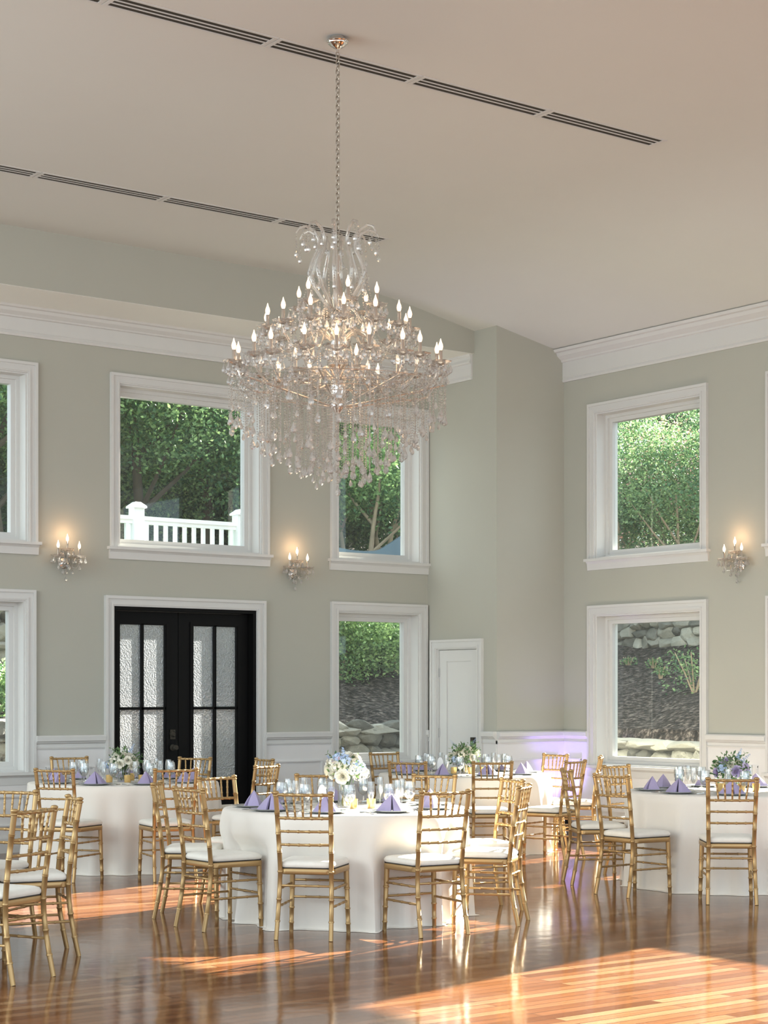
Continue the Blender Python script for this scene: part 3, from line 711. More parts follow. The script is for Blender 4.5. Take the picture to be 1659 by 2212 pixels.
def votive_proto():
    m = MB(); m.lathe([(0, 0), (.026, 0), (.028, .004), (.031, .06), (.0315, .066), (.029, .066), (.027, .03), (0, .028)], 20, caps=False)
    w = MB(); w.lathe([(0, .029), (.0265, .03), (.0275, .044), (.003, .046), (.0015, .056), (0, .056)], 12, caps=False)
    return [('votive_cup', m.mesh('votive_cup', 'votive', True), [('wax', w.mesh('wax', 'wax', True), None)], None)]
VOT = votive_proto()
def rose_mesh(mat, seed):
    rnd = random.Random(seed); m = MB()
    for layer, (R, cnt, tilt, h) in enumerate(((.010, 3, .1, .030), (.018, 4, .25, .032), (.028, 5, .55, .030), (.038, 6, .95, .026), (.045, 6, 1.25, .022))):
        for k in range(cnt):
            a = 2 * pi * (k + rnd.uniform(-.15, .15)) / cnt + layer * .7; wd = 2 * pi / cnt * .72; vs = []; fs = []
            for i in range(5):
                s = -1 + i / 2
                for j in range(5):
                    t = j / 4; rr = R * (.35 + .65 * sin(t * pi / 2)) + .010 * t * t * tilt; z = -.018 + h * t * (1.35 - .5 * tilt * t) + .004 * (1 - s * s) * t
                    rr *= 1 - .12 * s * s; w = a + s * wd * (1 - .35 * t * abs(s)); vs.append((rr * cos(w), rr * sin(w), z))
            for i in range(4):
                for j in range(4): q = i * 5 + j; fs.append((q, q + 5, q + 6, q + 1))
            m.add(vs, fs)
    return m.mesh('rose', mat, True)
ROSE = {k: rose_mesh(k, i) for i, k in enumerate(('petal_w', 'petal_l'))}
def floret_mesh(mat, seed, n=34, R=.034):
    rnd = random.Random(seed); m = MB()
    for k in range(n):
        d = Vector((rnd.gauss(0, 1), rnd.gauss(0, 1), rnd.gauss(.25, 1))).normalized(); c = d * R * rnd.uniform(.75, 1.1)
        a = d.orthogonal().normalized(); b = d.cross(a); s = rnd.uniform(.007, .011)
        for q in range(4):
            w = q * pi / 2 + rnd.uniform(-.3, .3); e = a * cos(w) + b * sin(w); f = d.cross(e)
            m.add([c, c + e * s * .8 + f * s * .55 + d * .002, c + e * s * 1.5 + d * .004, c + e * s * .8 - f * s * .55 + d * .002], [(0, 1, 2, 3)])
    return m.mesh('floret', mat)
FLO = {k: floret_mesh(k, i + 5) for i, k in enumerate(('petal_w', 'petal_l', 'petal_b'))}
def spray_mesh(mat, seed):
    rnd = random.Random(seed); m = MB()
    for k in range(16):
        t = k / 15; c = Vector((.012 * sin(k * 2.4) * (1.2 - t), .012 * cos(k * 2.4) * (1.2 - t), .10 * t))
        for q in range(4):
            w = q * pi / 2 + k; e = Vector((cos(w), sin(w), .4)).normalized(); f = Vector((-sin(w), cos(w), 0)); s = .010 * (1.15 - .6 * t)
            m.add([c, c + e * s * .8 + f * s * .5, c + e * s * 1.5, c + e * s * .8 - f * s * .5], [(0, 1, 2, 3)])
    return m.mesh('delphinium', mat)
SPR = spray_mesh('petal_b', 3)
def leafspray(R, n, seed, up=.3):
    rnd = random.Random(seed); m = MB()
    for k in range(n):
        d = Vector((rnd.gauss(0, 1), rnd.gauss(0, 1), rnd.gauss(up, .6))).normalized(); c = d * R * rnd.uniform(.45, 1.2)
        e = (d + Vector((rnd.gauss(0, .6), rnd.gauss(0, .6), rnd.gauss(0, .6)))).normalized(); f = e.cross(Vector((rnd.gauss(0, 1), rnd.gauss(0, 1), rnd.gauss(0, 1)))).normalized(); L = rnd.uniform(.025, .05)
        m.add([c, c + e * L * .5 + f * L * .24, c + e * L, c + e * L * .5 - f * L * .24], [(0, 1, 2, 3)])
    return m
def centerpiece(c, tname, style, seed):
    rnd = random.Random(seed)
    vr_, vh = (.050, .155) if style == 'tall' else (.055, .105)
    r = empty('flower_vase', (c.x, c.y, TT + .001), label='clear glass cylinder vase of flowers at the middle of ' + tname, category='vase')
    m = MB(); m.lathe([(0, 0), (vr_, 0), (vr_ + .001, .004), (vr_ + .004, vh), (vr_ + .002, vh), (vr_ - .002, .008), (0, .008)], 24, caps=False); m.build('vase_body', 'glass', r, True)
    m = MB(); m.lathe([(0, .009), (vr_ - .003, .009), (vr_ - .001, vh * .7), (0, vh * .7)], 20, caps=False); m.build('water', 'water', r, True)
    zc = TT + vh + (.085 if style == 'tall' else .055)
    b = empty('flower_bouquet', (c.x, c.y, zc), label={'tall': 'tall bouquet of ivory roses and blue delphinium standing on ', 'white': 'loose bouquet of white roses and green sprigs standing on ', 'corner': 'bouquet of white and blue flowers with dark leaves standing on ', 'violet': 'low bouquet of violet and blue flowers with dark leaves standing on '}[style] + tname, category='bouquet')
    st = MB()
    for k in range(14):
        a = rnd.uniform(0, 2 * pi); q = rnd.uniform(.3, .9) * (vr_ - .006); st.tube([(q * cos(a + 2), q * sin(a + 2), TT + .014 - zc), (q * .8 * cos(a), q * .8 * sin(a), TT + vh - zc), (q * 1.6 * cos(a), q * 1.6 * sin(a), 0)], .0028, 5)
    st.build('stems', 'fleaf', b)
    R = .125 if style == 'tall' else .135
    flat = 1.0 if style == 'tall' else .62
    leafspray(R * .92, {'tall': 90, 'white': 260, 'corner': 420, 'violet': 420}[style], seed).build('foliage', 'fleaf', b)
    plan = {'tall': ('petal_w', 7, 'petal_l', 2, ['petal_w', 'petal_w', 'petal_b'], 11), 'white': ('petal_w', 9, 'petal_l', 1, ['petal_w', 'petal_w', 'petal_w', 'petal_b'], 8),
            'corner': ('petal_w', 6, 'petal_l', 0, ['petal_b', 'petal_w'], 7), 'violet': ('petal_l', 5, 'petal_w', 3, ['petal_l', 'petal_w', 'petal_b'], 7)}[style]
    tot = plan[1] + plan[3] + plan[5]
    for k in range(tot):
        # spread on the upper part of an ellipsoid
        ph = k * 2.39996 + seed; zt = 1 - 1.25 * (k + .5) / tot; rr = sqrt(max(0, 1 - zt * zt)); d = Vector((rr * cos(ph), rr * sin(ph), zt * flat)); p = d * R * rnd.uniform(.85, 1.12)
        seq = (k * 7) % tot
        q = d.normalized().to_track_quat('Z', 'Y').to_euler()
        if seq < plan[1]: o = link('rose', ROSE[plan[0]], b, p, q); o.scale = [rnd.uniform(.8, 1.15) * (1.05 if style == 'tall' else .85)] * 3
        elif seq < plan[1] + plan[3]: o = link('rose', ROSE[plan[2]], b, p, q, label='flower of a second colour'); o.scale = [rnd.uniform(.6, .8)] * 3
        else: o = link('floret_cluster', FLO[plan[4][k % len(plan[4])]], b, p, q)
    for k in range({'tall': 2, 'white': 1, 'corner': 2, 'violet': 3}[style]):
        ph = rnd.uniform(0, 2 * pi); d = Vector((cos(ph), sin(ph), rnd.uniform(.5, 1.6))).normalized(); o = link('delphinium_spray', SPR, b, d * R * .95, d.to_track_quat('Z', 'Y').to_euler())
    for k in range(4):
        ph = rnd.uniform(0, 2 * pi); d = Vector((cos(ph), sin(ph), rnd.uniform(.2, 1.0))).normalized(); m = MB(); 
        m.tube([d * R * .6, d * R * 1.25 + Vector((0, 0, .01)), d * R * 1.55], .0016, 4)
        for q in range(8):
            e = d * R * (.9 + .09 * q); f = d.orthogonal().normalized(); f.rotate(Matrix.Rotation(q * 2.4, 3, d)); g = (f + d * .6).normalized(); s = d.cross(f)
            m.add([e, e + g * .014 + s * .006, e + g * .028, e + g * .014 - s * .006], [(0, 1, 2, 3)])
        m.build('sprig', 'fleaf', b)
def card_proto():
    vs = []; n = 24; fs = []
    for y in (-.002, .002):
        for k in range(n): w = 2 * pi * k / n; vs.append((.032 * sin(w), y, .085 + .075 * cos(w)))
    fs = [tuple(range(n)), tuple(range(2 * n - 1, n - 1, -1))] + [(k, (k + 1) % n, n + (k + 1) % n, n + k) for k in range(n)]
    m = MB().add(vs, fs); s = MB().box(-.025, .025, -.012, .012, 0, .014)
    return [('card_face', m.mesh('card_face', 'card'), [], None), ('stand', s.mesh('stand', 'card'), [], None)]
CARD = card_proto()

TABS = {
    'A': (cam2w(X(746, 12.45), 12.45), 'the front table', [350, 310, 270, 230, 190, 150, 110, 70, 30], 'tall', 11),
    'B': (cam2w(BX, BD), 'the black-door table', [-14, 26, 66, 106, 146, 186, 226, 266, 306], 'white', 23),
    'C': (cam2w(X(1003, 17.8), 17.8), 'the corner table', [-22, 18, 58, 98, 138, 178, 218, 258, 298], 'corner', 31),
    'D': (cam2w(X(1578, 14.57), 14.57), 'the right table', [-10, -50, -90, -130, -170, 150], 'violet', 47),
}
def seatname(a):
    a = (a + 180) % 360 - 180
    side = 'left' if a < 0 else 'right'; a = abs(a)
    if a < 25: return 'the near place slightly ' + side
    if a < 57: return 'the near %s place' % side
    if a < 85: return 'the %s place toward the camera' % side
    if a < 115: return 'the %s place' % side
    if a < 145: return 'the far %s place' % side
    if a < 168: return 'the back place on the %s' % side
    return 'the back middle place slightly ' + side
cl_lab = {'A': 'white floor-length round tablecloth on the front table under the chandelier', 'B': 'white floor-length round tablecloth on the table before the black doors',
          'C': 'white floor-length round tablecloth on the corner table near the white door', 'D': 'white floor-length round tablecloth on the table at the right edge'}
for k, (c, tname, seats, style, seed) in TABS.items():
    rnd = random.Random(seed)
    cloth('tablecloth', c, cl_lab[k], seed)
    centerpiece(c, tname, style, seed)
    for s in seats:
        a = radians(s); out = camdir(sin(a), -cos(a)); tg = Vector((-out.y, out.x, 0))   # out: from table centre to guest
        rz = atan2(out.x, -out.y)          # local -Y toward the guest
        sn = seatname(s) + ' of ' + tname
        at = lambda o, t, z=TT: c + out * o + tg * t + Vector((0, 0, z))
        z0 = TT + .0008
        link('charger_plate', PLA, None, at(.64, 0, z0), (0, 0, rz), label='silver-grey charger plate at ' + sn, category='plate', group='charger plates on ' + tname)
        link('napkin', NAP, None, at(.64, 0, z0 + .0075), (0, 0, rz + rnd.choice((-1, 1)) * rnd.uniform(.15, .75)), label='lilac pyramid-folded napkin at ' + sn, category='napkin', group='napkins on ' + tname)
        g = at(.435, .10 + rnd.uniform(-.02, .02), z0); place(GOB, 'water_goblet', g, 0, 'half-full water goblet at ' + sn, 'goblet', 'goblets on ' + tname)
        g = at(.40, -.03 + rnd.uniform(-.02, .02), z0); link('champagne_flute', FLU, None, g, None, label='empty slim champagne flute at ' + sn, category='glass', group='flutes on ' + tname)
        link('knife', KNI, None, at(.64, .185, z0), (0, 0, rz + pi), label='steel knife at ' + sn, category='knife', group='knives on ' + tname)
        link('fork', FOR, None, at(.64, -.185, z0), (0, 0, rz + pi), label='steel fork at ' + sn, category='fork', group='forks on ' + tname)
    for q, (ang, nm) in enumerate(((20, 'nearest the front'), (55, 'on the right'), (-40, 'on the left'), (170, 'at the back'))):
        a = radians(ang); o = camdir(sin(a), -cos(a)); p = c + o * (.17 + .05 * (q % 2)) + Vector((0, 0, TT + .0008))
        place(VOT, 'votive_candle', p, 0, 'gold glass votive candle, %s of %s' % (nm, tname), 'candle', 'votives on ' + tname)
    off = {'A': (-.16, -.05), 'B': (-.34, .10), 'C': (-.24, -.02), 'D': (-.42, .06)}[k]
    p = c + cam2w(off[0], off[1], 0); p.z = TT + .0008
    place(CARD, 'oval_table_card', p, {'A': -.9, 'B': 0.6, 'C': -1.0, 'D': 0.35}[k], 'white upright oval card in a stand on ' + tname, 'card')
cE = cam2w(-3.12, 10.15); cloth('tablecloth', cE, 'white tablecloth of the table cut off by the left edge', 5)

# ------------------------------------------------------------------ chandelier
ZA = 4.0
cc = fl(729.5, 11.77)
def bead(mb, p, r, h=None):
    h = h or r; x, y, z = p
    mb.add([(x + r, y, z), (x, y + r, z), (x - r, y, z), (x, y - r, z), (x, y, z + h), (x, y, z - h)], [(0, 1, 4), (1, 2, 4), (2, 3, 4), (3, 0, 4), (1, 0, 5), (2, 1, 5), (3, 2, 5), (0, 3, 5)])
def teardrop(mb, p, s):
    """faceted pendant hanging from p, length s"""
    mb.lathe([(s * .05, 0), (s * .10, -s * .12), (s * .22, -s * .40), (s * .30, -s * .62), (s * .24, -s * .84), (s * .02, -s)], 6, p)
def candle_parts(short=False):
    h = .085
    sl = MB(); sl.lathe([(.012, 0), (.0125, .004), (.0115, .008), (.0115, h), (.009, h + .003)], 10); slm = sl.mesh('candle_sleeve', 'chrome', True)
    bu = MB(); bu.lathe([(.007, h), (.013, h + .010), (.0170, h + .026), (.0145, h + .042), (.0075, h + .058), (.0015, h + .078)], 12); bum = bu.mesh('bulb', 'bulbglass', True)
    di = MB(); di.lathe([(.006, -.03), (.012, -.02), (.010, -.012), (.034, -.006), (.060, .006), (.068, .018), (.060, .013), (.034, .001), (.012, .0)], 14, rip=lambda w, i: .10 * cos(7 * w) if i in (4, 5, 6) else 0)
    dim = di.mesh('drip_dish', 'dish', True)
    dr = MB()
    for k in range(7):
        w = 2 * pi * k / 7; p = (.064 * cos(w), .064 * sin(w), .006); bead(dr, (p[0], p[1], -.002), .0075); teardrop(dr, (p[0], p[1], -.010), .056)
    drm = dr.mesh('dish_fringe', 'drop')
    return slm, bum, dim, drm
SLV, BUL, DIS, PEN = candle_parts()
ch_ = empty('crystal_chandelier', (cc.x, cc.y, ZC), label='large tiered crystal chandelier with lit flame bulbs hanging over the front table', category='chandelier')
Z = lambda z: z - ZC
# ceiling canopy
m = MB(); m.lathe([(.05, -.001), (.05, -.012), (.058, -.014), (.072, -.024), (.0735, -.031), (.068, -.036), (.066, -.043), (.056, -.047), (.053, -.054), (.042, -.058), (.038, -.064), (.024, -.068), (.018, -.076), (.010, -.080), (.008, -.10)], 28); m.build('canopy', 'chrome', ch_, True)
# chain
cm = MB(); z = Z(ZC - .10); k = 0
while z > Z(4.42):
    L, W = .036, .0125; pts = []
    for i in range(17):
        w = 2 * pi * i / 16; x = W * max(-1, min(1, 1.3 * sin(w))); zz = -L / 2 + L / 2 * (1.15 * cos(w) if abs(cos(w)) < .87 else math.copysign(1, cos(w)))
        pts.append((x, 0, z + zz) if k % 2 == 0 else (0, x, z + zz))
    cm.tube(pts, .0034, 6, False); z -= L * .80; k += 1
cm.build('chain', 'chainmetal', ch_, True)
# stem with turned crystal bulbs
m = MB(); m.lathe([(.006, Z(4.45)), (.012, Z(4.40)), (.010, Z(4.30)), (.030, Z(4.20)), (.045, Z(4.13)), (.030, Z(4.06)), (.05, Z(4.03)), (.05, Z(4.0)), (.018, Z(3.97)), (.035, Z(3.90)), (.055, Z(3.83)), (.035, Z(3.76)), (.07, Z(3.73)), (.075, Z(3.69)),
                    (.03, Z(3.66)), (.045, Z(3.58)), (.06, Z(3.52)), (.035, Z(3.47)), (.055, Z(3.44)), (.05, Z(3.41)), (.012, Z(3.37)), (.004, Z(3.33))], 16); m.build('stem', 'chrome', ch_, True)
# crown of scrolled glass arms
for k in range(10):
    w = 2 * pi * k / 10 + .2; e = lambda r, z: (r * cos(w), r * sin(w), Z(z))
    prof = [(.045, 4.05), (.085, 4.10), (.155, 4.20), (.19, 4.29), (.165, 4.37), (.13, 4.44), (.125, 4.51), (.155, 4.565), (.21, 4.595), (.255, 4.58), (.275, 4.545)]
    m = MB(); m.tube([e(*p) for p in prof], [.011, .013, .015, .015, .014, .014, .013, .012, .011, .009, .006], 8)
    a = m.build('crown_arm', 'armglass', ch_, True)
    for r_, z_, n_ in ((.275, 4.54, 5), (.23, 4.578, 3), (.185, 4.275, 3), (.15, 4.55, 2)):
        d = MB()
        for q in range(n_): bead(d, (r_ * cos(w), r_ * sin(w), Z(z_ - .014 - .017 * q)), .0075)
        teardrop(d, (r_ * cos(w), r_ * sin(w), Z(z_ - .02 - .017 * n_)), .05)
        d.build('crown_pendant', 'drop', a)
    d = MB()
    for q in range(6):
        t = q / 5; bead(d, (( .19 + .02 * sin(pi * t)) * cos(w + .3 * t), (.19 + .02 * sin(pi * t)) * sin(w + .3 * t), Z(4.30 - .05 * sin(pi * t))), .008)
    d.build('crown_swag', 'drop', a)
# tiers of candle arms
TIERS = [(6, .265, 4.065, 4.02, .25), (14, .475, 3.905, 3.86, .20), (20, .70, 3.665, 3.60, .0), (6, .40, 3.60, 3.50, .30)]
for ti, (n_, R, zd, zh, ph0) in enumerate(TIERS):
    for k in range(n_):
        w = 2 * pi * (k + ph0) / n_ - 2.2
        rr = R * (1 if ti != 2 or k % 2 == 0 else .93); zz = zd + (0 if ti != 2 or k % 2 == 0 else .02)
        e = lambda r, z: Vector((r * cos(w), r * sin(w), Z(z)))
        dip = .10 + .03 * ti if ti < 3 else .06
        ctrl = [(.05, zh), (rr * .25, zh + .05), (rr * .45, zh + .02), (rr * .62, zz - dip), (rr * .82, zz - dip * 1.05), (rr * .96, zz - dip * .55), (rr, zz - .02)]
        pts = []
        for i in range(len(ctrl) - 1):
            p0, p1, p2, p3 = [Vector(ctrl[max(0, min(len(ctrl) - 1, i + q))]) for q in (-1, 0, 1, 2)]
            for t in (0, .33, .66):
                pts.append(.5 * ((2 * p1) + (p2 - p0) * t + (2 * p0 - 5 * p1 + 4 * p2 - p3) * t * t + (3 * p1 - p0 - 3 * p2 + p3) * t ** 3))
        pts.append(Vector(ctrl[-1]))
        m = MB(); m.tube([e(p.x, p.y) for p in pts], .0075, 6); arm = m.build('arm', 'armglass', ch_, True)
        top = e(rr, zz)
        link('drip_dish', DIS, arm, top); link('dish_fringe', PEN, arm, top)
        ca = link('candle', SLV, ch_, top); link('bulb', BUL, ca)
# hanging ring and bead strands
m = MB()
for R, z in ((.70, 3.545), (.56, 3.52), (.44, 3.50), (.32, 3.48)):
    m.tube([(R * cos(2 * pi * i / 48), R * sin(2 * pi * i / 48), Z(z)) for i in range(49)], .0025, 6, False)
for k in range(8):
    w = 2 * pi * k / 8; m.tube([(.04 * cos(w), .04 * sin(w), Z(3.42)), (.34 * cos(w), .34 * sin(w), Z(3.475)), (.70 * cos(w), .70 * sin(w), Z(3.545))], .006, 6)
m.build('ring_frame', 'champagne', ch_, True)
rnd = random.Random(3)
SM = {}
def strand(L):
    key = round(L / .03)
    if key not in SM:
        L = key * .03; s = MB(); z = -.008
        while z > -L: bead(s, (0, 0, z), .0070, .0080); z -= .0168
        d = MB(); teardrop(d, (0, 0, z + .004), .072)
        s2 = MB(); z2 = -.008
        SM[key] = (s.mesh('crystal_strand', 'crystal'), d.mesh('crystal_drop', 'drop'))
    return SM[key]
for R, n_, zt, zb in ((.70, 26, 3.545, 3.30), (.56, 23, 3.52, 3.20), (.44, 19, 3.50, 3.10), (.32, 14, 3.48, 3.03), (.21, 10, 3.45, 2.98), (.11, 7, 3.43, 2.95), (.0, 1, 3.33, 2.86)):
    for k in range(n_):
        w = 2 * pi * (k + rnd.uniform(-.2, .2)) / max(1, n_); zb2 = zb + rnd.uniform(-.05, .06) * (R > 0)
        sm, dm = strand(zt - zb2 - .06); s = link('crystal_strand', sm, ch_, (R * cos(w), R * sin(w), Z(zt))); link('crystal_drop', dm, s)
m = MB()
for R, n_, zt, zb in ((.71, 30, 3.555, 3.36), (.63, 30, 3.53, 3.27), (.50, 26, 3.51, 3.16), (.38, 20, 3.49, 3.08), (.27, 16, 3.465, 3.02), (.16, 11, 3.44, 2.98)):
    for k in range(n_):
        w = 2 * pi * (k + .5 + rnd.uniform(-.2, .2)) / n_; z = zt - .008; e_ = zb + rnd.uniform(-.05, .06)
        while z > e_: bead(m, (R * cos(w), R * sin(w), Z(z)), .0062, .0076); z -= .0168
        teardrop(m, (R * cos(w), R * sin(w), Z(z + .004)), .046)
m.build('crystal_strands', 'crystal', ch_, kind='stuff')
# swags of beads between tiers
for n_, R0, z0_, R1, z1_ in ((14, .475, 3.90, .70, 3.66), (10, .265, 4.06, .475, 3.90), (10, .19, 4.28, .265, 4.07), (20, .70, 3.63, .56, 3.52)):
    for k in range(n_):
        w0 = 2 * pi * k / n_; s = MB(); cnt = 17
        for q in range(cnt + 1):
            t = q / cnt; r_ = R0 + (R1 - R0) * t; w = w0 + .18 * t; bead(s, (r_ * cos(w), r_ * sin(w), Z(z0_ + (z1_ - z0_) * t - .06 * sin(pi * t))), .0068)
        s.build('bead_swag', 'crystal', ch_)
# loose pendants filling the tiers
pd = MB()
for q in range(4): bead(pd, (0, 0, .055 - .015 * q), .0065)
teardrop(pd, (0, 0, 0), .056)
PND = pd.mesh('pendant', 'drop')
for (R, zz, n_, s_) in ((.62, 3.60, 20, .06), (.52, 3.78, 18, .055), (.38, 3.84, 14, .055), (.30, 4.0, 12, .05), (.20, 3.95, 8, .05), (.42, 3.62, 14, .055), (.60, 3.52, 14, .06)):
    for k in range(n_):
        w = 2 * pi * (k + .5) / n_ + R; link('pendant', PND, ch_, (R * cos(w), R * sin(w), Z(zz)))

# ------------------------------------------------------------------ wall sconces
def sconce_proto():
    P = []
    m = MB(); m.lathe([(0, 0), (.052, 0), (.055, .006), (.048, .014), (.030, .018), (.018, .03), (.016, .05), (0, .054)], 20); m.v = [(x, -z, y) for x, y, z in m.v]
    P.append(('back_plate', m.mesh('back_plate', 'chrome', True), [], None))
    for x, y, z in ((-.115, -.115, .055), (.0, -.085, .125), (.115, -.115, .055)):
        a = MB(); a.tube([(0, -.045, 0), (x * .3, y * .8, -.045 if x else .0), (x * .75, y * .95, -.05 if x else .045), (x * .98, y, -.01 if x else .08), (x, y, z - .02)], .006, 7)
        am = a.mesh('arm', 'armglass', True)
        P.append(('arm', am, [('drip_dish', DIS, (x, y, z)), ('dish_fringe', PEN, (x, y, z))], None))
        P.append(('candle', SLV, [('bulb', BUL, None)], (x, y, z)))
    for x, y, z in ((0, -.06, -.06), (-.05, -.09, -.06), (.05, -.09, -.06), (0, -.12, -.02), (-.115, -.12, -.02), (.115, -.12, -.02), (0, -.05, -.13)): P.append(('pendant', PND, [], (x, y, z)))
    return P
SCO = sconce_proto()
GS = 'crystal wall sconces'
def sconce(loc, rz, label):
    place(SCO, 'wall_sconce', loc, rz, label, 'sconce', GS)
    l = bpy.data.lights.new('sconce_lamp', 'POINT'); l.energy = 1.2; l.color = (1, .58, .30); l.shadow_soft_size = .05
    o = bpy.data.objects.new('sconce_lamp', l); COL.objects.link(o)
    v = Vector((0, -.13, .27)); v.rotate(Matrix.Rotation(rz, 3, 'Z')); o.location = Vector(loc) + v
u_, z_ = on_left(137, 1217); sconce((u_, V0 - .001, z_), 0, 'crystal three-candle wall sconce between the two left upper windows')
u_, z_ = on_left(632, 1240); sconce((u_, V0 - .001, z_), 0, 'crystal three-candle wall sconce right of the black doors')
v_, z_ = on_right(1600, 1222); sconce((U2 - .001, v_, z_), -pi / 2, 'crystal three-candle wall sconce at the right picture edge')

# uplight in the corner
up = fl(1238, 18.9); 
r = empty('uplight', (13.50, 14.67, 0), 0.6, label='small black uplight on the floor in the corner, washing the wainscot violet', category='light')
m = MB(); m.lathe([(.02, .03), (.07, .04), (.085, .08), (.085, .19), (.075, .20), (.07, .185)], 20); m.build('lamp_housing', 'black', r, True)
m = MB(); m.box(-.1, .1, -.012, .012, .0, .02); m.box(-.1, -.088, -.015, .015, .0, .14); m.box(.088, .1, -.015, .015, .0, .14); m.build('yoke', 'black', r)
m = MB(); m.lathe([(.0, .184), (.07, .186), (.0, .187)], 20, caps=False); m.build('lens', 'lens', r)
l = bpy.data.lights.new('uplight_beam', 'SPOT'); l.energy = 34; l.color = (.38, .24, 1.0); l.spot_size = radians(80); l.spot_blend = .7; l.shadow_soft_size = .06
o = bpy.data.objects.new('uplight_beam', l); COL.objects.link(o); o.location = (13.50, 14.67, .23); o.rotation_euler = (Vector((.12, .12, 1.0))).to_track_quat('-Z', 'Y').to_euler()

# ------------------------------------------------------------------ outdoors
def hillh(u, v):
    d = max(u - 15.75, v - 18.05)
    return -.05 if d < 0 else min(1.0 + .27 * d, 5.5)
# ground apron + mulch hill as grid
g = MB(); nx, ny = 70, 70; u0, u1, v0, v1 = 2.0, 45.0, 4.0, 50.0; vs = []; rn = random.Random(2)
for i in range(nx + 1):
    for j in range(ny + 1):
        u, v = u0 + (u1 - u0) * (i / nx), v0 + (v1 - v0) * (j / ny); d = max(u - 15.75, v - 18.05)
        h = hillh(u, v) + (rn.uniform(-.06, .06) if d > .5 else 0)
        if u < U2 + .4 and v < V0 + .4: h = -.3
        vs.append((u, v, h))
g.add(vs, [(i * (ny + 1) + j, (i + 1) * (ny + 1) + j, (i + 1) * (ny + 1) + j + 1, i * (ny + 1) + j + 1) for i in range(nx) for j in range(ny)])
g.build('hill', 'mulch', **ST)
import bmesh
def hull(seed):
    rnd = random.Random(seed); bm = bmesh.new()
    for k in range(34):
        d = Vector((rnd.gauss(0, 1), rnd.gauss(0, 1), rnd.gauss(0, 1))); d.x /= max(abs(d.x), abs(d.y), abs(d.z)) ** .75; d.y /= max(abs(d.y), abs(d.z), .3) ** .75; bm.verts.new([max(-1, min(1, q)) for q in d.normalized() * rnd.uniform(1.0, 1.3)])
    r = bmesh.ops.convex_hull(bm, input=bm.verts); bmesh.ops.delete(bm, geom=[v for v in bm.verts if not v.link_faces], context='VERTS')
    bmesh.ops.bevel(bm, geom=bm.edges[:], offset=.045, segments=1, affect='EDGES', profile=.5)
    bm.verts.index_update(); o = ([v.co.copy() for v in bm.verts], [tuple(v.index for v in f.verts) for f in bm.faces]); bm.free(); return o
HUL = [hull(k) for k in range(14)]
def rock(mb, c, sx, sy, sz, rnd):
    vs, fs = HUL[rnd.randrange(len(HUL))]; R_ = Matrix.Rotation(rnd.uniform(-.3, .3), 3, 'Y') @ Matrix.Rotation(rnd.uniform(-.3, .3), 3, 'X') @ Matrix.Rotation(rnd.choice((0, pi / 2, pi, -pi / 2)), 3, 'Z')
    mb.add([Vector((v.x * sx, v.y * sy, v.z * sz)) + Vector(c) for v in (R_ @ q for q in vs)], fs)
def stone_wall(name, axis, p, a0, a1, z0, z1, seed, cap, label):
    """dry-laid field stones in front of a dark core; axis = run direction, the seen face at p"""
    rnd = random.Random(seed); r = empty(name, (0, 0, 0), label=label, category='stone wall')
    m = MB(); z = z0
    while z < z1 - .02:
        h = rnd.uniform(.11, .20); a = a0 - rnd.uniform(0, .2)
        while a < a1:
            L = rnd.uniform(.15, .40); hh = h * rnd.uniform(.75, 1.5); c = (a + L / 2, p + .10, z + h / 2 + rnd.uniform(-.05, .05)); sx, sy, sz = L * .60, .13 + rnd.uniform(0, .05), hh * .62
            if axis == 'y': rock(m, (c[1], c[0], c[2]), sy, sx, sz, rnd)
            else: rock(m, c, sx, sy, sz, rnd)
            a += L
        z += h
    m.build('stones', 'stone', r)
    k = MB(); wbox(k, axis, a0, a1, p + .08, p + .40, z0 - .2, z1 - .03); k.build('core', 'mortar', r)
    if cap:
        k = MB(); a = a0
        while a < a1:
            L = rnd.uniform(.25, .55); c = (a + L / 2, p + .17, z1 + .01 + rnd.uniform(-.02, .02)); 
            if axis == 'y': rock(k, (c[1], c[0], c[2]), .26, L * .75, .075, rnd)
            else: rock(k, c, L * .75, .26, .075, rnd)
            a += L
        k.build('capstones', 'cap', r)
stone_wall('garden_wall', 'y', 15.7, 9.5, 18.1, 0, .90, 4, True, 'low field-stone garden wall with pale cap outside the right-hand window')
stone_wall('garden_wall', 'x', 18.0, 8.0, 15.9, 0, 1.08, 9, True, 'low field-stone garden wall with pale cap outside the small lower window')
stone_wall('retaining_wall', 'y', 20.6, 12.0, 22.3, 2.0, 3.75, 14, False, 'tall grey field-stone retaining wall at the top of the mulch slope')
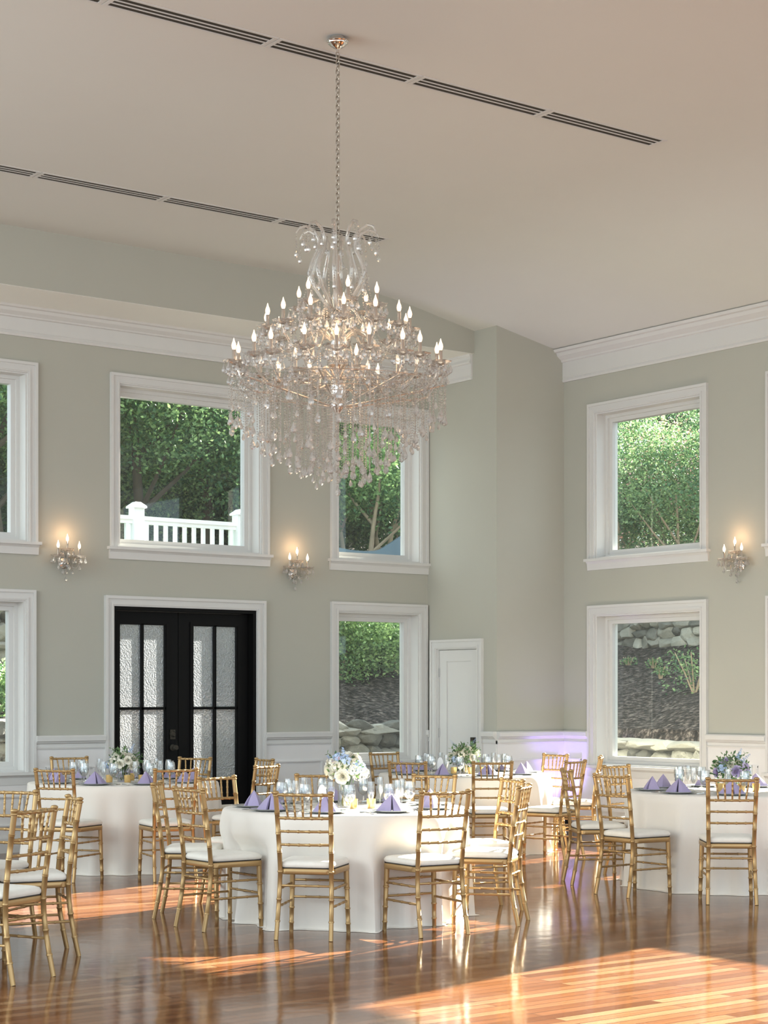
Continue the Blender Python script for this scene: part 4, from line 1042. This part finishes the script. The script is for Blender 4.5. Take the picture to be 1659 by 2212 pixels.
# terrace with white railing beyond the left windows
stone_wall('terrace_wall', 'x', 20.0, 5.0, 13.1, 0, 2.75, 21, False, 'stone face of the raised terrace outside the window at the left edge')
MB().box(4.5, 13.2, 20.15, 26, 2.70, 2.85).build('terrace_floor', 'grass', **ST)
rl = empty('deck_railing', (0, 20.35, 2.85), label='white railing with square balusters outside the window above the black doors', category='railing')
pu = [on_left(px, 0, 20.35)[0] for px in (295, 518)]; gap = pu[1] - pu[0]
posts = [pu[0] - .85, pu[0], pu[1]]
zt = on_left(400, 1122, 20.35)[1] - 2.85
for x in posts:
    m = MB(); m.box(x - .075, x + .075, -.075, .075, 0, zt + .10)
    p = m.build('post', 'vinyl', rl)
    m = MB(); m.box(x - .10, x + .10, -.10, .10, zt + .10, zt + .125); m.add([(x - .10, -.10, zt + .125), (x + .10, -.10, zt + .125), (x + .10, .10, zt + .125), (x - .10, .10, zt + .125), (x - .04, -.04, zt + .18), (x + .04, -.04, zt + .18), (x + .04, .04, zt + .18), (x - .04, .04, zt + .18)],
        [(0, 1, 5, 4), (1, 2, 6, 5), (2, 3, 7, 6), (3, 0, 4, 7), (4, 5, 6, 7)]); m.build('post_cap', 'vinyl', p)
for i in range(2):
    x0, x1 = posts[i] + .075, posts[i + 1] - .075
    m = MB(); m.box(x0, x1, -.045, .045, zt - .05, zt); m.box(x0, x1, -.028, .028, zt - .10, zt - .05); m.build('top_rail', 'vinyl', rl)
    MB().box(x0, x1, -.03, .03, .08, .14).build('bottom_rail', 'vinyl', rl)
    nb = 5 if i == 0 else 10
    for q in range(nb):
        x = x0 + (x1 - x0) * (q + .5) / nb; MB().box(x - .022, x + .022, -.022, .022, .14, zt - .10).build('baluster', 'vinyl', rl)
# blue tarp canopy beyond the small upper window
def tarp():
    a = on_left(690, 1175, 22.5); b = on_left(900, 1150, 22.5); u0, u1 = a[0], b[0]; m = MB(); vs = []; nn = 16
    zz = lambda t: on_left(690 + 210 * t, 1172 + 30 * sin(pi * min(1, t / .95)) * .6 - 40 * max(0, t - .6) * 2.2, 22.5)[1]
    for i in range(nn + 1):
        t = i / nn; u = u0 + (u1 - u0) * t; vs += [(u, 22.5, zz(t)), (u, 23.6, zz(t) - .35), (u, 22.48, 2.95), ]
    m.add(vs, [(i * 3, i * 3 + 3, i * 3 + 4, i * 3 + 1) for i in range(nn)] + [(i * 3 + 2, i * 3 + 5, i * 3 + 3, i * 3) for i in range(nn)])
    m.build('tarp_canopy', 'tarp', None, False, None, label='sagging slate-blue tarp outside the small upper window', category='tarp')
tarp()
# trees
def branchy(m, base, h, lean, r, rnd, nb=5, spread=1.6):
    pts = [Vector(base)]
    for i in range(1, 7): pts.append(Vector((base[0] + lean[0] * i / 6 + rnd.uniform(-.06, .06) * h * .2, base[1] + lean[1] * i / 6 + rnd.uniform(-.06, .06) * h * .2, base[2] + h * i / 6)))
    m.tube(pts, [r * (1 - .12 * i) for i in range(7)], 8)
    ends = [pts[-1]]
    for k in range(nb):
        i = rnd.randint(2, 5); a = rnd.uniform(0, 2 * pi); L = spread * rnd.uniform(.6, 1.1); p = pts[i]
        q = p + Vector((cos(a) * L * .5, sin(a) * L * .5, L * .45)); e = p + Vector((cos(a) * L, sin(a) * L, L * 1.0)); m.tube([p, q, e], [r * .45, r * .32, r * .12], 6); ends.append(e)
    return ends
def leaves(m, blobs, n, s, rnd):
    tot = sum(b[1] ** 2 for b in blobs)
    for c, R in blobs:
        for k in range(int(n * R * R / tot)):
            d = Vector((rnd.gauss(0, 1), rnd.gauss(0, 1), rnd.gauss(0, 1))).normalized(); p = c + d * R * (rnd.random() ** .33) * rnd.uniform(.7, 1.08); p.z -= (p.z - c.z) * .2
            e = Vector((rnd.gauss(0, 1), rnd.gauss(0, 1), rnd.gauss(-.2, .7))).normalized(); f = e.cross(Vector((rnd.gauss(0, 1), rnd.gauss(0, 1), rnd.gauss(0, 1)))).normalized(); L = s * rnd.uniform(.6, 1.3)
            m.add([p, p + e * L * .45 + f * L * .28, p + e * L, p + e * L * .45 - f * L * .28], [(0, 1, 2, 3)])
def tree_proto(seed, h, R, n, s, trunks, leafm, barkm, r=.16, blossom=0):
    rnd = random.Random(seed); t = MB(); blobs = []
    for k in range(trunks):
        a = 2 * pi * k / trunks + seed; o = (0 if trunks == 1 else .22)
        ends = branchy(t, (o * cos(a), o * sin(a), -.3), h * .62, (cos(a) * h * (.05 if trunks == 1 else .16), sin(a) * h * (.05 if trunks == 1 else .16)), r if trunks == 1 else r * .5, rnd, 6 if trunks == 1 else 3, R * .7)
        for e in ends: blobs.append((e, R * rnd.uniform(.34, .52)))
    for k in range(16):
        a = rnd.uniform(0, 2 * pi); q = R * rnd.uniform(.2, .85); blobs.append((Vector((cos(a) * q, sin(a) * q, h * (rnd.uniform(.14, .92) if trunks == 1 else rnd.uniform(.42, .95)))), R * rnd.uniform(.34, .5)))
    l = MB(); leaves(l, blobs, n, s, rnd)
    pr = [('trunk', t.mesh('trunk', barkm, True), [], None), ('crown', l.mesh('crown', leafm), [], None)]
    if blossom:
        b = MB(); leaves(b, [(c + Vector((0, 0, R * .2)), R_ * .9) for c, R_ in blobs[::2]], blossom, s * .8, rnd); pr.append(('blossom', b.mesh('blossom', 'blossom'), [], None))
    return pr
T1 = tree_proto(1, 8.5, 2.9, 70000, .075, 1, 'leaf', 'bark', .11)
T2 = tree_proto(2, 8.0, 2.7, 66000, .075, 1, 'leaf', 'bark', .12)
T3 = tree_proto(3, 11.0, 4.0, 52000, .135, 1, 'leaf_d', 'bark', .2)
T4 = tree_proto(4, 4.6, 1.7, 24000, .075, 4, 'leaf', 'bark_l', .14)
T5 = tree_proto(5, 3.8, 1.5, 26000, .058, 4, 'leaf_m', 'bark_l', .10, 2200)
GT = 'trees beyond the windows'
def tree(pr, u, v, rz, label, cat='tree', nm='leafy_tree', dz=0.0):
    z = hillh(u, v) + dz
    if u < 13.2 and 20 < v < 26: z = 2.85
    return place(pr, nm, (u, v, z), rz, label, cat, GT)
def at_px(px, v): return on_left(px, 0, v)[0]
tree(T1, at_px(300, 25.5), 25.5, .3, 'leafy green tree behind the white railing, left of its post')
tree(T2, at_px(455, 27.0), 27.0, 1.3, 'leafy green tree behind the white railing, toward its end')
tree(T1, at_px(10, 25.0), 25.0, 2.3, 'leafy green tree outside the upper window at the left edge')
tree(T2, at_px(600, 29.0), 29.0, 3.6, 'leafy green tree hidden partly by the chandelier, outside between two upper windows')
tree(T4, at_px(770, 24.5), 24.5, .5, 'multi-stemmed tree with bare pale trunks outside the small upper window, at its left', nm='crepe_myrtle')
tree(T4, at_px(860, 26.5), 26.5, 2.5, 'multi-stemmed tree with bare pale trunks outside the small upper window, at its right', nm='crepe_myrtle')
tree(T3, at_px(150, 34), 34, .2, 'tall dark tree in the back, behind the left upper windows')
tree(T3, at_px(400, 35), 35, 1.2, 'tall dark tree in the back, behind the white railing')
tree(T3, at_px(660, 36), 36, 2.2, 'tall dark tree in the back, left of the small upper window')
tree(T3, at_px(830, 35), 35, 3.2, 'tall dark tree in the back, behind the small upper window')
tree(T3, at_px(-80, 33), 33, 4.2, 'tall dark tree in the back, at the left edge window')
def r_px(px, u): return on_right(px, 0, u)[0]
tree(T5, 22.0, r_px(1345, 22.0), .4, 'flowering crepe myrtle outside the right upper window, at its left', nm='crepe_myrtle')
tree(T5, 22.6, r_px(1425, 22.6), 1.9, 'flowering crepe myrtle outside the right upper window, in its middle', nm='crepe_myrtle')
tree(T5, 22.2, r_px(1510, 22.2), 3.1, 'flowering crepe myrtle outside the right upper window, at its right', nm='crepe_myrtle')
tree(T5, 23.5, r_px(1660, 23.5), 4.4, 'flowering crepe myrtle outside the window cut by the right edge', nm='crepe_myrtle')
tree(T3, 31.0, r_px(1360, 31.0), 4.0, 'tall dark tree behind the crepe myrtles, left side of the right upper window')
tree(T3, 31.0, r_px(1500, 31.0), 5.0, 'tall dark tree behind the crepe myrtles, right side of the right upper window')
# shrubs on the slope
def shrub_proto(seed, R, n, s, mat):
    rnd = random.Random(seed); l = MB(); leaves(l, [(Vector((rnd.uniform(-.4, .4) * R, rnd.uniform(-.4, .4) * R, R * rnd.uniform(.15, .75))), R * rnd.uniform(.4, .6)) for k in range(7)], n, s, rnd)
    t = MB()
    for k in range(5):
        a = k * 1.3; t.tube([(0, 0, -.1), (cos(a) * R * .25, sin(a) * R * .25, R * .4), (cos(a) * R * .5, sin(a) * R * .5, R * .9)], [.014, .01, .005], 5)
    return [('stems', t.mesh('stems', 'bark_l'), [], None), ('foliage', l.mesh('foliage', mat), [], None)]
S1, S2, S3 = shrub_proto(1, 1.3, 15000, .055, 'leaf'), shrub_proto(2, .16, 160, .045, 'leaf_m'), shrub_proto(3, .55, 500, .05, 'leaf_m')
S5 = shrub_proto(6, .62, 2600, .07, 'leaf')
S4 = shrub_proto(4, 3.4, 30000, .10, 'leaf_d')
for q, px in enumerate((-60, 90, 240, 390, 540, 690, 850)):
    u = at_px(px, 29.5 + .6 * (q % 2)); place(S4, 'leafy_bush', (u, 29.5 + .6 * (q % 2), hillh(u, 29.8) - .3), q, ['big green bush left of the left-edge upper window trunk', 'big green bush behind the wall between the left upper windows', 'big green bush at the left end of the white railing', 'big green bush behind the middle of the white railing', 'big green bush behind the end post of the white railing', 'big green bush left of the small upper window', 'big green bush below the trunks in the small upper window'][q], 'bush', 'bushes behind the terrace')
GSH = 'shrubs on the mulch slope'
def shrub(pr, u, v, label): place(pr, 'shrub', (u, v, hillh(u, v)), u * 3, label, 'shrub', GSH)
for px, v, t in ((728, 21.0, 'left'), (795, 21.7, 'middle'), (862, 21.2, 'right')): shrub(S1, at_px(px, v), v, 'green shrub on the slope outside the small lower window, at its ' + t)
shrub(S5, at_px(8, 19.2), 19.2, 'green shrub outside the lower window at the left edge')
for px, y, t in ((1357, 1440, 'leftmost of the small green tufts on the mulch outside the lower right window'), (1427, 1462, 'middle one of the small green tufts on the mulch outside the lower right window'), (1412, 1443, 'small green tuft by the pale window streak on the mulch slope')):
    for u in [16 + .05 * i for i in range(90)]:
        v, z = on_right(px, y, u)
        if hillh(u, v) >= z: break
    shrub(S2, u, v, t)
for u in [16 + .05 * i for i in range(90)]:
    v, z = on_right(1500, 1490, u)
    if hillh(u, v) >= z: break
shrub(S3, u, v, 'spindly shrub with pale stems on the mulch outside the lower right window')

# ------------------------------------------------------------------ light
w = bpy.data.worlds.new('sky'); SC.world = w; w.use_nodes = True
nt = w.node_tree; nt.nodes.clear()
bg = nt.nodes.new('ShaderNodeBackground'); wo = nt.nodes.new('ShaderNodeOutputWorld'); nt.links.new(bg.outputs[0], wo.inputs[0])
bg.inputs[0].default_value = (.76, .90, 1.0, 1); bg.inputs[1].default_value = 1.5
sun = bpy.data.lights.new('sun', 'SUN'); sun.energy = 38.0; sun.color = (1, .92, .81); sun.angle = radians(.53)
so = bpy.data.objects.new('sun', sun); COL.objects.link(so)
el = radians(26.8); h = Vector((1, .232, 0)).normalized() * cos(el); so.rotation_euler = Vector((h.x, h.y, sin(el))).to_track_quat('Z', 'Y').to_euler()
def area(name, loc, tgt, sx, sy, e, col):
    l = bpy.data.lights.new(name, 'AREA'); l.shape = 'RECTANGLE'; l.size = sx; l.size_y = sy; l.energy = e; l.color = col
    o = bpy.data.objects.new(name, l); COL.objects.link(o); o.location = loc; o.rotation_euler = (Vector(tgt) - Vector(loc)).to_track_quat('-Z', 'Y').to_euler(); return o
area('fill_behind_camera', (1.5, -3.5, 3.0), (8, 11, 2.2), 7, 4.5, 60, (1, .98, .94))  # added fill lamp, unseen, lifts the room from the open back
area('fill_from_left', (-2.5, 11.0, 3.6), (12, 14.0, 3.0), 6, 2.6, 230, (.94, 1, .95))  # added unseen fill lamp, brightens the return and right walls
for dz, e in ((3.95, 2.5), (3.7, 2.5)):
    l = bpy.data.lights.new('chandelier_glow', 'POINT'); l.energy = e; l.color = (1, .66, .38); l.shadow_soft_size = .15
    o = bpy.data.objects.new('chandelier_glow', l); COL.objects.link(o); o.location = (cc.x, cc.y, dz)

cy = SC.cycles
cy.use_denoising = True
try: cy.denoiser = 'OPENIMAGEDENOISE'
except Exception: pass
cy.max_bounces = 7; cy.diffuse_bounces = 4; cy.glossy_bounces = 4; cy.transmission_bounces = 6; cy.transparent_max_bounces = 24
cy.sample_clamp_indirect = 6.0; cy.caustics_reflective = False; cy.caustics_refractive = False
SC.view_settings.view_transform = 'Standard'; SC.view_settings.look = 'None'; SC.view_settings.exposure = 0.6; SC.view_settings.gamma = 1.0
